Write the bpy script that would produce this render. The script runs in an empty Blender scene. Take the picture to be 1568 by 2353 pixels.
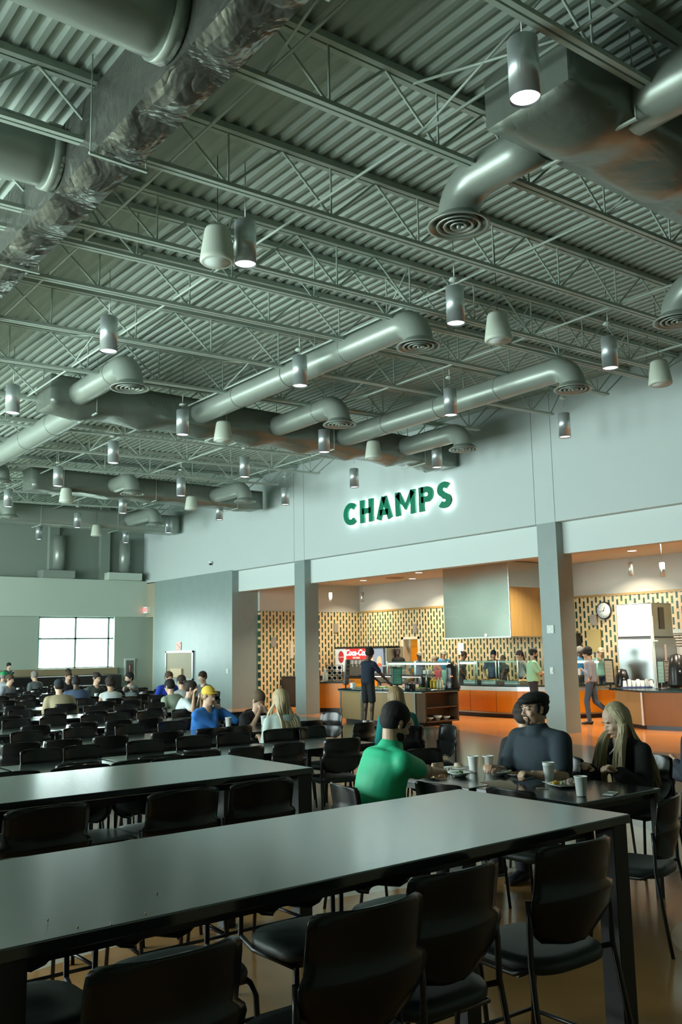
import bpy, bmesh, math, random
from mathutils import Vector, Matrix
R_ = random.Random(7)
SC = bpy.context.scene
COL = SC.collection
PI = math.pi
V = Vector
# ------------------------------------------------------------ camera, sky, light, exposure
CAM_H, FPX, AZ, PITCH, ROLL = 1.75, 2080.0, math.radians(38.1), math.radians(8.69), math.radians(1.03)
CF = V((math.sin(AZ)*math.cos(PITCH), math.cos(AZ)*math.cos(PITCH), math.sin(PITCH)))
_r = V((math.cos(AZ), -math.sin(AZ), 0)); _u = _r.cross(CF)
CR = _r*math.cos(ROLL) - _u*math.sin(ROLL); CU = _r*math.sin(ROLL) + _u*math.cos(ROLL)
CP = V((0, 0, CAM_H))
cd = bpy.data.cameras.new('camera'); cam = bpy.data.objects.new('camera', cd); COL.objects.link(cam)
cam.matrix_world = Matrix(((CR.x, CU.x, -CF.x, CP.x), (CR.y, CU.y, -CF.y, CP.y), (CR.z, CU.z, -CF.z, CP.z), (0, 0, 0, 1)))
cd.sensor_fit = 'VERTICAL'; cd.sensor_height = 36; cd.sensor_width = 24; cd.lens = FPX/2353*36
cd.clip_start = 0.05; cd.clip_end = 300
SC.camera = cam
SC.view_settings.view_transform = 'Standard'; SC.view_settings.look = 'None'
SC.view_settings.gamma = 1; SC.view_settings.use_curve_mapping = False
SC.view_settings.exposure = 0.0
SC.cycles.use_denoising = True
SC.cycles.max_bounces = 8; SC.cycles.diffuse_bounces = 5; SC.cycles.glossy_bounces = 4
SC.cycles.transparent_max_bounces = 12; SC.cycles.caustics_reflective = False; SC.cycles.caustics_refractive = False
SC.cycles.sample_clamp_indirect = 4.0
W = bpy.data.worlds.new('sky'); SC.world = W; W.use_nodes = True
wb = W.node_tree.nodes['Background']; wb.inputs['Color'].default_value = (0.83, 1.0, 0.98, 1); wb.inputs['Strength'].default_value = 20.5

def area(name, loc, rot, sx, sy, power=None, col=(1, 1, 1), portal=False, disk=False, spread=None):
    l = bpy.data.lights.new(name, 'AREA'); l.shape = 'DISK' if disk else 'RECTANGLE'; l.size = sx
    if not disk: l.size_y = sy
    if power: l.energy = power
    l.color = col
    if portal: l.cycles.is_portal = True
    if spread: l.spread = spread
    o = bpy.data.objects.new(name, l); COL.objects.link(o); o.location = loc; o.rotation_euler = rot
    return o
# daylight enters through the tall windows of the wall opposite the serving area and the end window
WIN_Y = [(7.0, 10.8), (12.0, 16.4), (17.4, 21.8), (22.8, 29.6)]
WX, WZ0, WZ1 = -4.0, 1.0, 4.9
for a, b in WIN_Y:
    area('window_daylight', (WX-0.12, (a+b)/2, (WZ0+WZ1)/2), (0, -PI/2, 0), WZ1-WZ0, b-a, portal=True)
area('window_daylight', (12.52, 31.42, 2.2), (PI/2, 0, 0), 2.8, 1.9, portal=True).rotation_euler = (-PI/2, 0, 0)
WARM = (1.0, 0.87, 0.68)
for (x, y, p) in [(17.2, 22.5, 60), (17.2, 18.6, 60), (17.4, 14.6, 70), (17.4, 11.0, 60), (17.4, 8.0, 60), (19.3, 20.6, 34), (19.3, 23.6, 30), (19.3, 13.4, 34), (19.3, 10.2, 34), (19.2, 16.6, 20)]:
    area('servery_downlight', (x, y, 3.93), (0, 0, 0), 0.2, 0.2, p*1.9, WARM, disk=True, spread=math.radians(125))

def on(x, y, z=None, X=None, Y=None):
    d = CR*(x-784) + CU*(-(y-1176.5)) + CF*FPX
    t = (z-CP.z)/d.z if z is not None else (X/d.x if X is not None else Y/d.y)
    return CP + d*t

# ------------------------------------------------------------ materials
def mat(name, col, rough=0.5, metal=0.0, spec=0.5, emit=None, es=0, coat=0, noise=0, nscale=20, bump=0, bscale=40, alpha=1):
    m = bpy.data.materials.new(name); m.use_nodes = True
    nt = m.node_tree; b = nt.nodes['Principled BSDF']
    b.inputs['Base Color'].default_value = (*col, 1); b.inputs['Roughness'].default_value = rough
    b.inputs['Metallic'].default_value = metal; b.inputs['Specular IOR Level'].default_value = spec
    b.inputs['Coat Weight'].default_value = coat
    if emit: b.inputs['Emission Color'].default_value = (*emit, 1); b.inputs['Emission Strength'].default_value = es
    if noise or bump:
        tc = nt.nodes.new('ShaderNodeTexCoord')
    if noise:
        n = nt.nodes.new('ShaderNodeTexNoise'); n.inputs['Scale'].default_value = nscale; n.inputs['Detail'].default_value = 5
        nt.links.new(tc.outputs['Object'], n.inputs['Vector'])
        mx = nt.nodes.new('ShaderNodeMix'); mx.data_type = 'RGBA'
        mx.inputs[6].default_value = (*[c*(1-noise) for c in col], 1); mx.inputs[7].default_value = (*[min(1, c*(1+noise)) for c in col], 1)
        nt.links.new(n.outputs['Fac'], mx.inputs[0]); nt.links.new(mx.outputs[2], b.inputs['Base Color'])
    if bump:
        n2 = nt.nodes.new('ShaderNodeTexNoise'); n2.inputs['Scale'].default_value = bscale; n2.inputs['Detail'].default_value = 3
        nt.links.new(tc.outputs['Object'], n2.inputs['Vector'])
        bp = nt.nodes.new('ShaderNodeBump'); bp.inputs['Strength'].default_value = bump; bp.inputs['Distance'].default_value = 0.02
        nt.links.new(n2.outputs['Fac'], bp.inputs['Height']); nt.links.new(bp.outputs['Normal'], b.inputs['Normal'])
    return m

def math_n(nt, op, a, b=None, c=None):
    n = nt.nodes.new('ShaderNodeMath'); n.operation = op
    for i, v in enumerate((a, b, c)):
        if v is None: continue
        if isinstance(v, (int, float)): n.inputs[i].default_value = v
        else: nt.links.new(v, n.inputs[i])
    return n.outputs[0]

def mixc(nt, f, a, b):
    n = nt.nodes.new('ShaderNodeMix'); n.data_type = 'RGBA'
    for i, v in ((0, f), (6, a), (7, b)):
        if isinstance(v, tuple): n.inputs[i].default_value = (*v, 1)
        elif isinstance(v, (int, float)): n.inputs[i].default_value = v
        else: nt.links.new(v, n.inputs[i])
    return n.outputs[2]

def tile_mat(name, axis):
    m = mat(name, (0.5, 0.4, 0.2), 0.35); nt = m.node_tree; b = nt.nodes['Principled BSDF']
    tc = nt.nodes.new('ShaderNodeTexCoord'); sp = nt.nodes.new('ShaderNodeSeparateXYZ'); nt.links.new(tc.outputs['Object'], sp.inputs[0])
    u = sp.outputs[axis]; z = sp.outputs[2]
    P, H = 0.264, 0.262
    cu = math_n(nt, 'DIVIDE', u, P/2)
    col_i = math_n(nt, 'FLOOR', cu); fu = math_n(nt, 'FRACT', cu)
    par = math_n(nt, 'MULTIPLY', math_n(nt, 'FRACT', math_n(nt, 'MULTIPLY', col_i, 0.5)), 2.0)
    zz = math_n(nt, 'FRACT', math_n(nt, 'ADD', math_n(nt, 'DIVIDE', z, H), math_n(nt, 'MULTIPLY', par, 0.5)))
    bar = math_n(nt, 'MULTIPLY', math_n(nt, 'MULTIPLY', math_n(nt, 'GREATER_THAN', fu, 0.27), math_n(nt, 'LESS_THAN', fu, 0.72)),
                 math_n(nt, 'LESS_THAN', zz, 0.71))
    wn = nt.nodes.new('ShaderNodeTexWhiteNoise'); wn.noise_dimensions = '2D'
    cb = nt.nodes.new('ShaderNodeCombineXYZ'); nt.links.new(col_i, cb.inputs[0])
    nt.links.new(math_n(nt, 'FLOOR', math_n(nt, 'ADD', math_n(nt, 'DIVIDE', z, H), math_n(nt, 'MULTIPLY', par, 0.5))), cb.inputs[1])
    nt.links.new(cb.outputs[0], wn.inputs['Vector'])
    dark = mixc(nt, math_n(nt, 'GREATER_THAN', wn.outputs['Value'], 0.6), (0.012, 0.045, 0.03), (0.03, 0.095, 0.04))
    gx = math_n(nt, 'LESS_THAN', math_n(nt, 'FRACT', math_n(nt, 'DIVIDE', u, P/4)), 0.12)
    gz = math_n(nt, 'LESS_THAN', math_n(nt, 'FRACT', math_n(nt, 'DIVIDE', z, H/4)), 0.06)
    lite = mixc(nt, math_n(nt, 'MAXIMUM', gx, gz), (0.66, 0.50, 0.26), (0.74, 0.64, 0.45))
    nt.links.new(mixc(nt, bar, lite, dark), b.inputs['Base Color'])
    return m

def floor_mat():
    m = mat('polished_floor', (0.4, 0.35, 0.3), 0.17, spec=0.4); nt = m.node_tree; b = nt.nodes['Principled BSDF']
    tc = nt.nodes.new('ShaderNodeTexCoord'); sp = nt.nodes.new('ShaderNodeSeparateXYZ'); nt.links.new(tc.outputs['Object'], sp.inputs[0])
    x, y = sp.outputs[0], sp.outputs[1]
    sw = math_n(nt, 'MULTIPLY', math_n(nt, 'SINE', math_n(nt, 'MULTIPLY', y, 0.55)), 0.7)
    s = math_n(nt, 'ADD', x, sw)
    up = math_n(nt, 'MINIMUM', math_n(nt, 'MAXIMUM', math_n(nt, 'DIVIDE', math_n(nt, 'SUBTRACT', y, 12.0), 3.0), 0.0), 1.0)
    def band(lo, k, q): return math_n(nt, 'GREATER_THAN', math_n(nt, 'SUBTRACT', q, math_n(nt, 'MULTIPLY', up, k)), lo)
    c = mixc(nt, band(8.0, 0, s), (0.54, 0.49, 0.39), (0.04, 0.10, 0.082))
    c = mixc(nt, band(11.2, 3.0, x), c, (0.135, 0.11, 0.085))
    c = mixc(nt, band(13.6, 1.0, x), c, (0.56, 0.21, 0.055))
    # a tan sweep and a pale disc inlaid near the high tables
    dx = math_n(nt, 'SUBTRACT', x, 3.2); dy = math_n(nt, 'SUBTRACT', y, 0.2)
    r = math_n(nt, 'SQRT', math_n(nt, 'ADD', math_n(nt, 'MULTIPLY', dx, dx), math_n(nt, 'MULTIPLY', dy, dy)))
    c = mixc(nt, math_n(nt, 'LESS_THAN', r, 5.3), c, (0.42, 0.22, 0.08))
    dx = math_n(nt, 'SUBTRACT', x, 5.55); dy = math_n(nt, 'SUBTRACT', y, 2.75)
    r = math_n(nt, 'SQRT', math_n(nt, 'ADD', math_n(nt, 'MULTIPLY', dx, dx), math_n(nt, 'MULTIPLY', dy, dy)))
    c = mixc(nt, math_n(nt, 'LESS_THAN', r, 0.75), c, (0.52, 0.46, 0.36))
    n = nt.nodes.new('ShaderNodeTexNoise'); n.inputs['Scale'].default_value = 1.6; n.inputs['Detail'].default_value = 8
    nt.links.new(tc.outputs['Object'], n.inputs['Vector'])
    hs = nt.nodes.new('ShaderNodeHueSaturation'); nt.links.new(c, hs.inputs['Color'])
    nt.links.new(math_n(nt, 'ADD', math_n(nt, 'MULTIPLY', n.outputs['Fac'], 0.7), 0.62), hs.inputs['Value'])
    nt.links.new(hs.outputs['Color'], b.inputs['Base Color'])
    return m

def wood_mat(name, c1, c2, scale=3, rough=0.35):
    m = mat(name, c1, rough); nt = m.node_tree; b = nt.nodes['Principled BSDF']
    tc = nt.nodes.new('ShaderNodeTexCoord'); mp = nt.nodes.new('ShaderNodeMapping'); mp.inputs['Scale'].default_value = (6, 6, 0.6)
    n = nt.nodes.new('ShaderNodeTexNoise'); n.inputs['Scale'].default_value = scale; n.inputs['Detail'].default_value = 6; n.inputs['Distortion'].default_value = 0.6
    nt.links.new(tc.outputs['Object'], mp.inputs[0]); nt.links.new(mp.outputs[0], n.inputs['Vector'])
    nt.links.new(mixc(nt, n.outputs['Fac'], c1, c2), b.inputs['Base Color'])
    return m

def foil_mat(name, col, metal, rough, strength, scale, dist=0.05):
    m = mat(name, col, rough, metal); nt = m.node_tree; b = nt.nodes['Principled BSDF']
    tc = nt.nodes.new('ShaderNodeTexCoord')
    n = nt.nodes.new('ShaderNodeTexNoise'); n.inputs['Scale'].default_value = scale; n.inputs['Detail'].default_value = 3; n.inputs['Distortion'].default_value = 0.8
    v = nt.nodes.new('ShaderNodeTexNoise'); v.inputs['Scale'].default_value = scale*4; v.inputs['Detail'].default_value = 2
    nt.links.new(tc.outputs['Object'], n.inputs['Vector']); nt.links.new(tc.outputs['Object'], v.inputs['Vector'])
    h = math_n(nt, 'ADD', math_n(nt, 'ABSOLUTE', math_n(nt, 'SUBTRACT', n.outputs['Fac'], 0.5)), math_n(nt, 'MULTIPLY', v.outputs['Fac'], 0.12))
    bp = nt.nodes.new('ShaderNodeBump'); bp.inputs['Strength'].default_value = strength; bp.inputs['Distance'].default_value = dist
    nt.links.new(h, bp.inputs['Height']); nt.links.new(bp.outputs['Normal'], b.inputs['Normal'])
    return m

def brushed_mat(name, col, rough=0.28):
    m = mat(name, col, rough, 1.0); nt = m.node_tree; b = nt.nodes['Principled BSDF']
    tc = nt.nodes.new('ShaderNodeTexCoord')
    n = nt.nodes.new('ShaderNodeTexNoise'); n.inputs['Scale'].default_value = 0.8; n.inputs['Detail'].default_value = 0.5
    nt.links.new(tc.outputs['Object'], n.inputs['Vector'])
    bp = nt.nodes.new('ShaderNodeBump'); bp.inputs['Strength'].default_value = 0.16; bp.inputs['Distance'].default_value = 0.12
    nt.links.new(n.outputs['Fac'], bp.inputs['Height']); nt.links.new(bp.outputs['Normal'], b.inputs['Normal'])
    return m

M = {}
M['wall'] = mat('wall_paint', (0.50, 0.575, 0.56), 0.75, noise=0.015, nscale=2)
M['header'] = mat('header_paint', (0.60, 0.68, 0.66), 0.7)
M['endwall'] = mat('end_wall_paint', (0.36, 0.43, 0.36), 0.75)
M['endband'] = mat('end_band_paint', (0.48, 0.57, 0.49), 0.75)
M['enddark'] = mat('upper_end_paint', (0.21, 0.26, 0.22), 0.8)
M['grey_tile'] = mat('grey_tile', (0.23, 0.295, 0.28), 0.42, noise=0.09, nscale=3)
M['grey_brown'] = M['grey_tile']
M['ceiling'] = mat('deck_paint', (0.31, 0.38, 0.33), 0.6)
M['steel'] = mat('joist_paint', (0.38, 0.46, 0.40), 0.45)
M['duct'] = mat('painted_duct', (0.27, 0.315, 0.275), 0.34, 0.3, bump=0.12, bscale=5)
M['foil'] = foil_mat('foil_wrap', (0.14, 0.15, 0.13), 0.6, 0.24, 0.8, 2.0, 0.12)
M['foil2'] = foil_mat('duct_wrap', (0.17, 0.20, 0.17), 0.45, 0.34, 0.5, 1.4, 0.08)
M['lampmetal'] = mat('spun_aluminium', (0.62, 0.70, 0.70), 0.42, .75)
M['lens'] = mat('lamp_lens', (1, 1, 1), 0.5, emit=(0.90, 0.95, 1.0), es=7)
M['lens_warm'] = mat('warm_lens', (1, 1, 1), 0.5, emit=(1.0, 0.9, 0.75), es=8)
M['speaker'] = mat('speaker_shell', (0.50, 0.56, 0.47), 0.5)
M['black'] = mat('black_plastic', (0.010, 0.011, 0.011), 0.28)
M['chair'] = mat('chair_shell', (0.008, 0.0078, 0.0078), 0.27, spec=0.45)
M['seatpad'] = mat('seat_vinyl', (0.013, 0.021, 0.02), 0.45)
M['blackmetal'] = mat('black_metal', (0.008, 0.008, 0.009), 0.3)
M['tabletop'] = mat('dark_laminate', (0.010, 0.017, 0.017), 0.18, spec=1.0, coat=0.5, noise=0.25, nscale=6)
M['tabletop'].node_tree.nodes['Principled BSDF'].inputs['Coat Roughness'].default_value = 0.17
M['tableleg'] = mat('table_leg_black', (0.006, 0.006, 0.006), 0.4)
M['white'] = mat('white_paper', (0.84, 0.88, 0.85), 0.5)
M['ceramic'] = mat('white_ceramic', (0.72, 0.75, 0.70), 0.25)
M['paper'] = mat('kraft_napkin', (0.42, 0.33, 0.25), 0.8)
M['granite'] = mat('dark_granite', (0.012, 0.035, 0.033), 0.12)
M['orange'] = wood_mat('orange_veneer', (0.78, 0.29, 0.010), (0.68, 0.23, 0.008), 4, 0.35)
M['maple'] = wood_mat('maple_veneer', (0.38, 0.25, 0.10), (0.30, 0.19, 0.075), 3, .5)
M['plywood'] = wood_mat('hood_side_veneer', (0.46, 0.30, 0.10), (0.30, 0.18, 0.05), 1.5)
M['darkwood'] = wood_mat('shelf_veneer', (0.11, 0.06, 0.03), (0.07, 0.04, 0.02), 3)
M['stainless'] = brushed_mat('stainless', (0.52, 0.55, 0.52), 0.2)
M['oven_steel'] = brushed_mat('oven_steel', (0.30, 0.32, 0.31), 0.3)
M['steel_dull'] = mat('dull_stainless', (0.40, 0.42, 0.40), 0.35, 1.0)
M['kick'] = mat('black_kick', (0.006, 0.004, 0.006), 0.4)
M['green'] = mat('sign_green', (0.0, 0.185, 0.095), 0.35)
M['halo'] = mat('sign_backlight', (1, 1, 1), 0.5, emit=(0.92, 0.97, 1.0), es=14)
M['glass'] = bpy.data.materials.new('clear_glass'); M['glass'].use_nodes = True
_nt = M['glass'].node_tree; _nt.nodes.clear()
_o = _nt.nodes.new('ShaderNodeOutputMaterial'); _t = _nt.nodes.new('ShaderNodeBsdfTransparent'); _g = _nt.nodes.new('ShaderNodeBsdfGlossy')
_t.inputs[0].default_value = (0.86, 0.97, 0.94, 1); _g.inputs['Roughness'].default_value = 0.03
_f = _nt.nodes.new('ShaderNodeFresnel'); _f.inputs[0].default_value = 1.45; _m = _nt.nodes.new('ShaderNodeMixShader')
_ge = _nt.nodes.new('ShaderNodeNewGeometry')
_nt.links.new(math_n(_nt, 'MULTIPLY', math_n(_nt, 'ADD', _f.outputs[0], 0.03), math_n(_nt, 'SUBTRACT', 1.0, _ge.outputs['Backfacing'])), _m.inputs[0]); _nt.links.new(_t.outputs[0], _m.inputs[1]); _nt.links.new(_g.outputs[0], _m.inputs[2]); _nt.links.new(_m.outputs[0], _o.inputs[0])
_gw = M['glass'].copy(); _gw.name = 'window_glass'; M['winglass'] = _gw
for n in _gw.node_tree.nodes:
    if n.type == 'BSDF_TRANSPARENT': n.inputs[0].default_value = (0.95, 0.98, 0.97, 1)
M['frost'] = mat('whitish_plastic', (0.55, 0.62, 0.58), 0.35)
_cc = {}
def cm(col, rough=0.7, **k):
    key = (tuple(round(c, 3) for c in col), rough)
    if key not in _cc: _cc[key] = mat('colour_%d' % len(_cc), col, rough, **k)
    return _cc[key]

# ------------------------------------------------------------ mesh helpers
def frame(d):
    d = d.normalized(); a = V((0, 0, 1)) if abs(d.z) < 0.95 else V((1, 0, 0))
    x = a.cross(d).normalized(); return x, d.cross(x)
class MB:
    def __init__(s): s.v = []; s.f = []; s.sm = []
    def add(s, vs, fs, smooth=False):
        k = len(s.v); s.v += [tuple(v) for v in vs]
        s.f += [tuple(i+k for i in f) for f in fs]; s.sm += [smooth]*len(fs); return s
    def box(s, c, d, rot=None):
        x, y, z = [a/2 for a in d]; vs = [V((i*x, j*y, k*z)) for i in (-1, 1) for j in (-1, 1) for k in (-1, 1)]
        if rot is not None: vs = [rot @ v for v in vs]
        c = V(c); vs = [v+c for v in vs]
        return s.add(vs, [(0, 1, 3, 2), (4, 6, 7, 5), (0, 4, 5, 1), (2, 3, 7, 6), (0, 2, 6, 4), (1, 5, 7, 3)])
    def bb(s, x0, x1, y0, y1, z0, z1): return s.box(((x0+x1)/2, (y0+y1)/2, (z0+z1)/2), (x1-x0, y1-y0, z1-z0))
    def loft(s, rings, closed=True, caps=True, smooth=True):
        n = len(rings[0]); vs = [p for r in rings for p in r]; fs = []
        for i in range(len(rings)-1):
            for j in range(n if closed else n-1):
                k = (j+1) % n; fs.append((i*n+j, i*n+k, (i+1)*n+k, (i+1)*n+j))
        s.add(vs, fs, smooth)
        if caps:
            b = len(s.v)-len(vs); s.f += [tuple(b+j for j in reversed(range(n))), tuple(b+(len(rings)-1)*n+j for j in range(n))]; s.sm += [False, False]
        return s
    def tube(s, pts, r, n=8, caps=True, flat=1.0, xa=None, smooth=True):
        pts = [V(p) for p in pts]; m = len(pts)
        rr = r if isinstance(r, (list, tuple)) else [r]*m
        x = None; rings = []
        for i in range(m):
            d = (pts[min(i+1, m-1)]-pts[max(i-1, 0)]).normalized()
            if xa is not None: x = (V(xa)-d*V(xa).dot(d)).normalized()
            elif x is None: x = frame(d)[0]
            else: x = (x-d*x.dot(d)).normalized()
            y = d.cross(x)
            q = rr[i]; ra, rb = q if isinstance(q, (tuple, list)) else (q, q*flat)
            rings.append([pts[i]+x*(ra*math.cos(2*PI*j/n))+y*(rb*math.sin(2*PI*j/n)) for j in range(n)])
        return s.loft(rings, True, caps, smooth)
    def cap(s, p0, p1, r0, r1, n=12, flat=1.0, xa=None):   # capsule with round ends
        p0, p1 = V(p0), V(p1); d = (p1-p0).normalized(); P = []; Rr = []
        for a in (-85, -55, -25): a = math.radians(a); P.append(p0+d*(r0*math.sin(a))); Rr.append(r0*math.cos(a))
        P.append(p0); Rr.append(r0); P.append((p0+p1)/2); Rr.append((r0+r1)/2); P.append(p1); Rr.append(r1)
        for a in (25, 55, 85): a = math.radians(a); P.append(p1+d*(r1*math.sin(a))); Rr.append(r1*math.cos(a))
        return s.tube(P, Rr, n, True, flat, xa)
    def ell(s, c, r, rot=None, n=16, m=10):
        c = V(c); vs = []; fs = []
        for i in range(1, m):
            a = PI*i/m
            for j in range(n):
                b = 2*PI*j/n; p = V((r[0]*math.sin(a)*math.cos(b), r[1]*math.sin(a)*math.sin(b), r[2]*math.cos(a)))
                vs.append(c+(rot @ p if rot is not None else p))
        t = V((0, 0, r[2])); t = rot @ t if rot is not None else t
        vs += [c+t, c-t]; T, B = len(vs)-2, len(vs)-1
        for i in range(m-2):
            for j in range(n): k = (j+1) % n; fs.append((i*n+j, (i+1)*n+j, (i+1)*n+k, i*n+k))
        for j in range(n): k = (j+1) % n; fs += [(T, j, k), (B, (m-2)*n+k, (m-2)*n+j)]
        return s.add(vs, fs, True)
    def lathe(s, prof, c=(0, 0, 0), n=24, rot=None, smooth=True, caps=True):
        c = V(c); rings = []
        for r, z in prof:
            ring = [V((r*math.cos(2*PI*j/n), r*math.sin(2*PI*j/n), z)) for j in range(n)]
            rings.append([c+(rot @ p if rot is not None else p) for p in ring])
        return s.loft(rings, True, caps, smooth)
    def prism(s, poly, z0, z1):
        n = len(poly); vs = [V((x, y, z0)) for x, y in poly]+[V((x, y, z1)) for x, y in poly]
        return s.add(vs, [tuple(reversed(range(n))), tuple(range(n, 2*n))]+[(i, (i+1) % n, n+(i+1) % n, n+i) for i in range(n)])
    def shell(s, g, t):      # grid of points (rows x cols) given a thickness t along its normal
        m, n = len(g), len(g[0]); N = []
        for i in range(m):
            row = []
            for j in range(n):
                a = g[min(i+1, m-1)][j]-g[max(i-1, 0)][j]; b = g[i][min(j+1, n-1)]-g[i][max(j-1, 0)]
                row.append(a.cross(b).normalized()*t)
            N.append(row)
        A = [g[i][j] for i in range(m) for j in range(n)]; B = [g[i][j]+N[i][j] for i in range(m) for j in range(n)]
        k = m*n; fs = []
        for i in range(m-1):
            for j in range(n-1):
                q = (i*n+j, i*n+j+1, (i+1)*n+j+1, (i+1)*n+j); fs.append(q); fs.append(tuple(k+x for x in reversed(q)))
        edge = [(i*n, (i+1)*n) for i in range(m-1)]+[((i+1)*n+n-1, i*n+n-1) for i in range(m-1)]+[(j+1, j) for j in range(n-1)]+[((m-1)*n+j, (m-1)*n+j+1) for j in range(n-1)]
        for a, b in edge: fs.append((a, b, k+b, k+a))
        return s.add(A+B, fs, True)
    def obj(s, name, m, parent=None, bevel=0, fix=True, loc=None):
        me = bpy.data.meshes.new(name); me.from_pydata(s.v, [], s.f)
        if fix:
            bm = bmesh.new(); bm.from_mesh(me); bmesh.ops.recalc_face_normals(bm, faces=bm.faces); bm.to_mesh(me); bm.free()
        for p, q in zip(me.polygons, s.sm): p.use_smooth = q
        me.materials.append(m)
        o = bpy.data.objects.new(name, me); COL.objects.link(o)
        if parent is not None: o.parent = parent
        if loc is not None: o.location = loc
        if bevel:
            b = o.modifiers.new('edge', 'BEVEL'); b.width = bevel; b.segments = 2; b.limit_method = 'ANGLE'; b.angle_limit = 0.6
        return o

def tag(o, label, cat, group=None, kind=None):
    if label: o['label'] = label
    if cat: o['category'] = cat
    if group: o['group'] = group
    if kind: o['kind'] = kind
    return o
def thing(name, label, cat, loc=(0, 0, 0), rz=0, group=None):
    o = bpy.data.objects.new(name, None); COL.objects.link(o); o.empty_display_size = 0.1
    o.location = loc; o.rotation_euler = (0, 0, rz); return tag(o, label, cat, group)
def struct(mb, name, m, **k):
    o = mb.obj(name, m, **k); o['kind'] = 'structure'; return o
def dup(root, loc, rz, label=None, group=None):
    r = root.copy(); COL.objects.link(r); r.location = loc; r.rotation_euler = (0, 0, rz)
    if label: r['label'] = label
    if group: r['group'] = group
    for ch in list(root.children):
        c = ch.copy(); COL.objects.link(c); c.parent = r
        for g in list(ch.children):
            d = g.copy(); COL.objects.link(d); d.parent = c
    return r
def text_mesh(name, s, size, m, parent, depth=0.004, shear=0.0, loc=(0, 0, 0), rot=(0, 0, 0), align='CENTER', extra=0):
    cu = bpy.data.curves.new(name, 'FONT'); cu.body = s; cu.size = size; cu.extrude = depth; cu.shear = shear; cu.align_x = align; cu.align_y = 'CENTER'; cu.offset = extra
    cu.resolution_u = 3
    t = bpy.data.objects.new(name, cu); COL.objects.link(t)
    dg = bpy.context.evaluated_depsgraph_get(); me = bpy.data.meshes.new_from_object(t.evaluated_get(dg))
    bpy.data.objects.remove(t); me.materials.clear(); me.materials.append(m)
    o = bpy.data.objects.new(name, me); COL.objects.link(o); o.parent = parent; o.location = loc; o.rotation_euler = rot
    return o
ORD = ['first', 'second', 'third', 'fourth', 'fifth', 'sixth', 'seventh', 'eighth', 'ninth', 'tenth', 'eleventh', 'twelfth', 'thirteenth', 'fourteenth', 'fifteenth', 'sixteenth', 'seventeenth', 'eighteenth', 'nineteenth', 'twentieth']
# ------------------------------------------------------------ the room
XW, YE = 15.1, 31.2        # serving wall plane, end wall plane
SL = 0.033                 # roof rises towards the serving wall
def zb(x): return 6.5-SL*(XW-x)           # bottom of the joists
def zt(x): return zb(x)+0.64              # underside of the deck
m = MB(); m.bb(-4.3, 21.0, -5.3, 32.0, -0.2, 0.0); struct(m, 'floor', floor_mat())
# fluted metal roof deck, flutes run along the serving wall direction
m = MB(); prof = []; x = -4.3; pitch = 0.156
while x < 15.15:
    for dx, dz in ((0, 0), (0.052, 0), (0.08, 0.04), (0.128, 0.04)): prof.append((x+dx, zt(x+dx)+dz))
    x += pitch
n = len(prof)
m.add([(a, -5.3, b) for a, b in prof]+[(a, 31.9, b) for a, b in prof]+[(prof[0][0], -5.3, 7.6), (prof[-1][0], -5.3, 7.6), (prof[-1][0], 31.9, 7.6), (prof[0][0], 31.9, 7.6)],
      [(i, i+1, n+i+1, n+i) for i in range(n-1)]+[(2*n, 2*n+1, 2*n+2, 2*n+3)])
struct(m, 'ceiling', M['ceiling'], fix=False)
# serving wall: high gable band, lower header, the grey block, the returns
m = MB(); m.bb(XW, 15.7, -5.3, 31.9, 4.33, 7.7); struct(m, 'wall_serving', M['wall'])
for i, y in enumerate((12.0, 12.52, 21.0, 21.5)):
    m = MB(); m.bb(XW-0.004, XW-0.0005, y-0.006, y+0.006, 4.33, 7.1); struct(m, 'trim_%d' % (i+1), M['enddark'])
m = MB(); m.bb(15.32, 15.6, -5.3, 12.0, 3.67, 4.34); m.bb(15.32, 15.6, 12.5, 21.0, 3.67, 4.34); m.bb(15.32, 15.6, 21.5, 24.95, 3.67, 4.34); struct(m, 'wall_header', M['header'])
for i, y in enumerate((3.0, 12.0, 21.0)):
    m = MB(); m.bb(XW, 15.58, y, y+0.5, 0, 4.34)
    o = struct(m, 'wall_column_%d' % (i+1), M['grey_tile'])
m = MB(); m.bb(XW-0.02, 16.05, 24.94, 30.39, 0, 4.36); struct(m, 'wall_block', M['grey_tile'])
m = MB(); m.bb(XW, 15.7, 30.39, 30.52, 0, 4.36); m.bb(XW, 15.7, 30.52, 31.3, 3.08, 4.36); m.bb(15.9, 16.0, 30.3, 31.9, 0, 4.36); struct(m, 'wall_alcove', mat('alcove_paint', (0.36, 0.33, 0.24), 0.7))
m = MB(); m.bb(15.84, 15.9, 30.5, 31.25, 0, 2.7); struct(m, 'door_1', mat('tan_door', (0.44, 0.42, 0.33), 0.5))
# end wall with its window, the pale band above and the dark upper wall
m = MB(); m.bb(-4.3, 11.13, YE, YE+0.3, 0, 3.1); m.bb(13.91, XW+0.6, YE, YE+0.3, 0, 3.1); m.bb(11.13, 13.91, YE, YE+0.3, 0, 1.29)
struct(m, 'wall_end', M['endwall'])
m = MB(); m.bb(-4.3, XW+0.6, YE-0.12, YE+0.3, 3.1, 4.42); struct(m, 'wall_end_band', M['endband'])
m = MB(); m.bb(-4.3, XW+0.6, YE+0.15, YE+0.5, 4.42, 7.7); struct(m, 'wall_end_upper', M['enddark'])
w = MB(); w.bb(11.13, 13.91, YE+0.12, YE+0.16, 1.29, 1.33); w.bb(11.13, 13.91, YE+0.12, YE+0.16, 3.04, 3.1); w.bb(11.13, 13.91, YE+0.12, YE+0.16, 2.30, 2.36)
for x in (11.13, 12.46, 13.70): w.bb(x, x+0.07, YE+0.12, YE+0.16, 1.29, 3.1)
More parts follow.
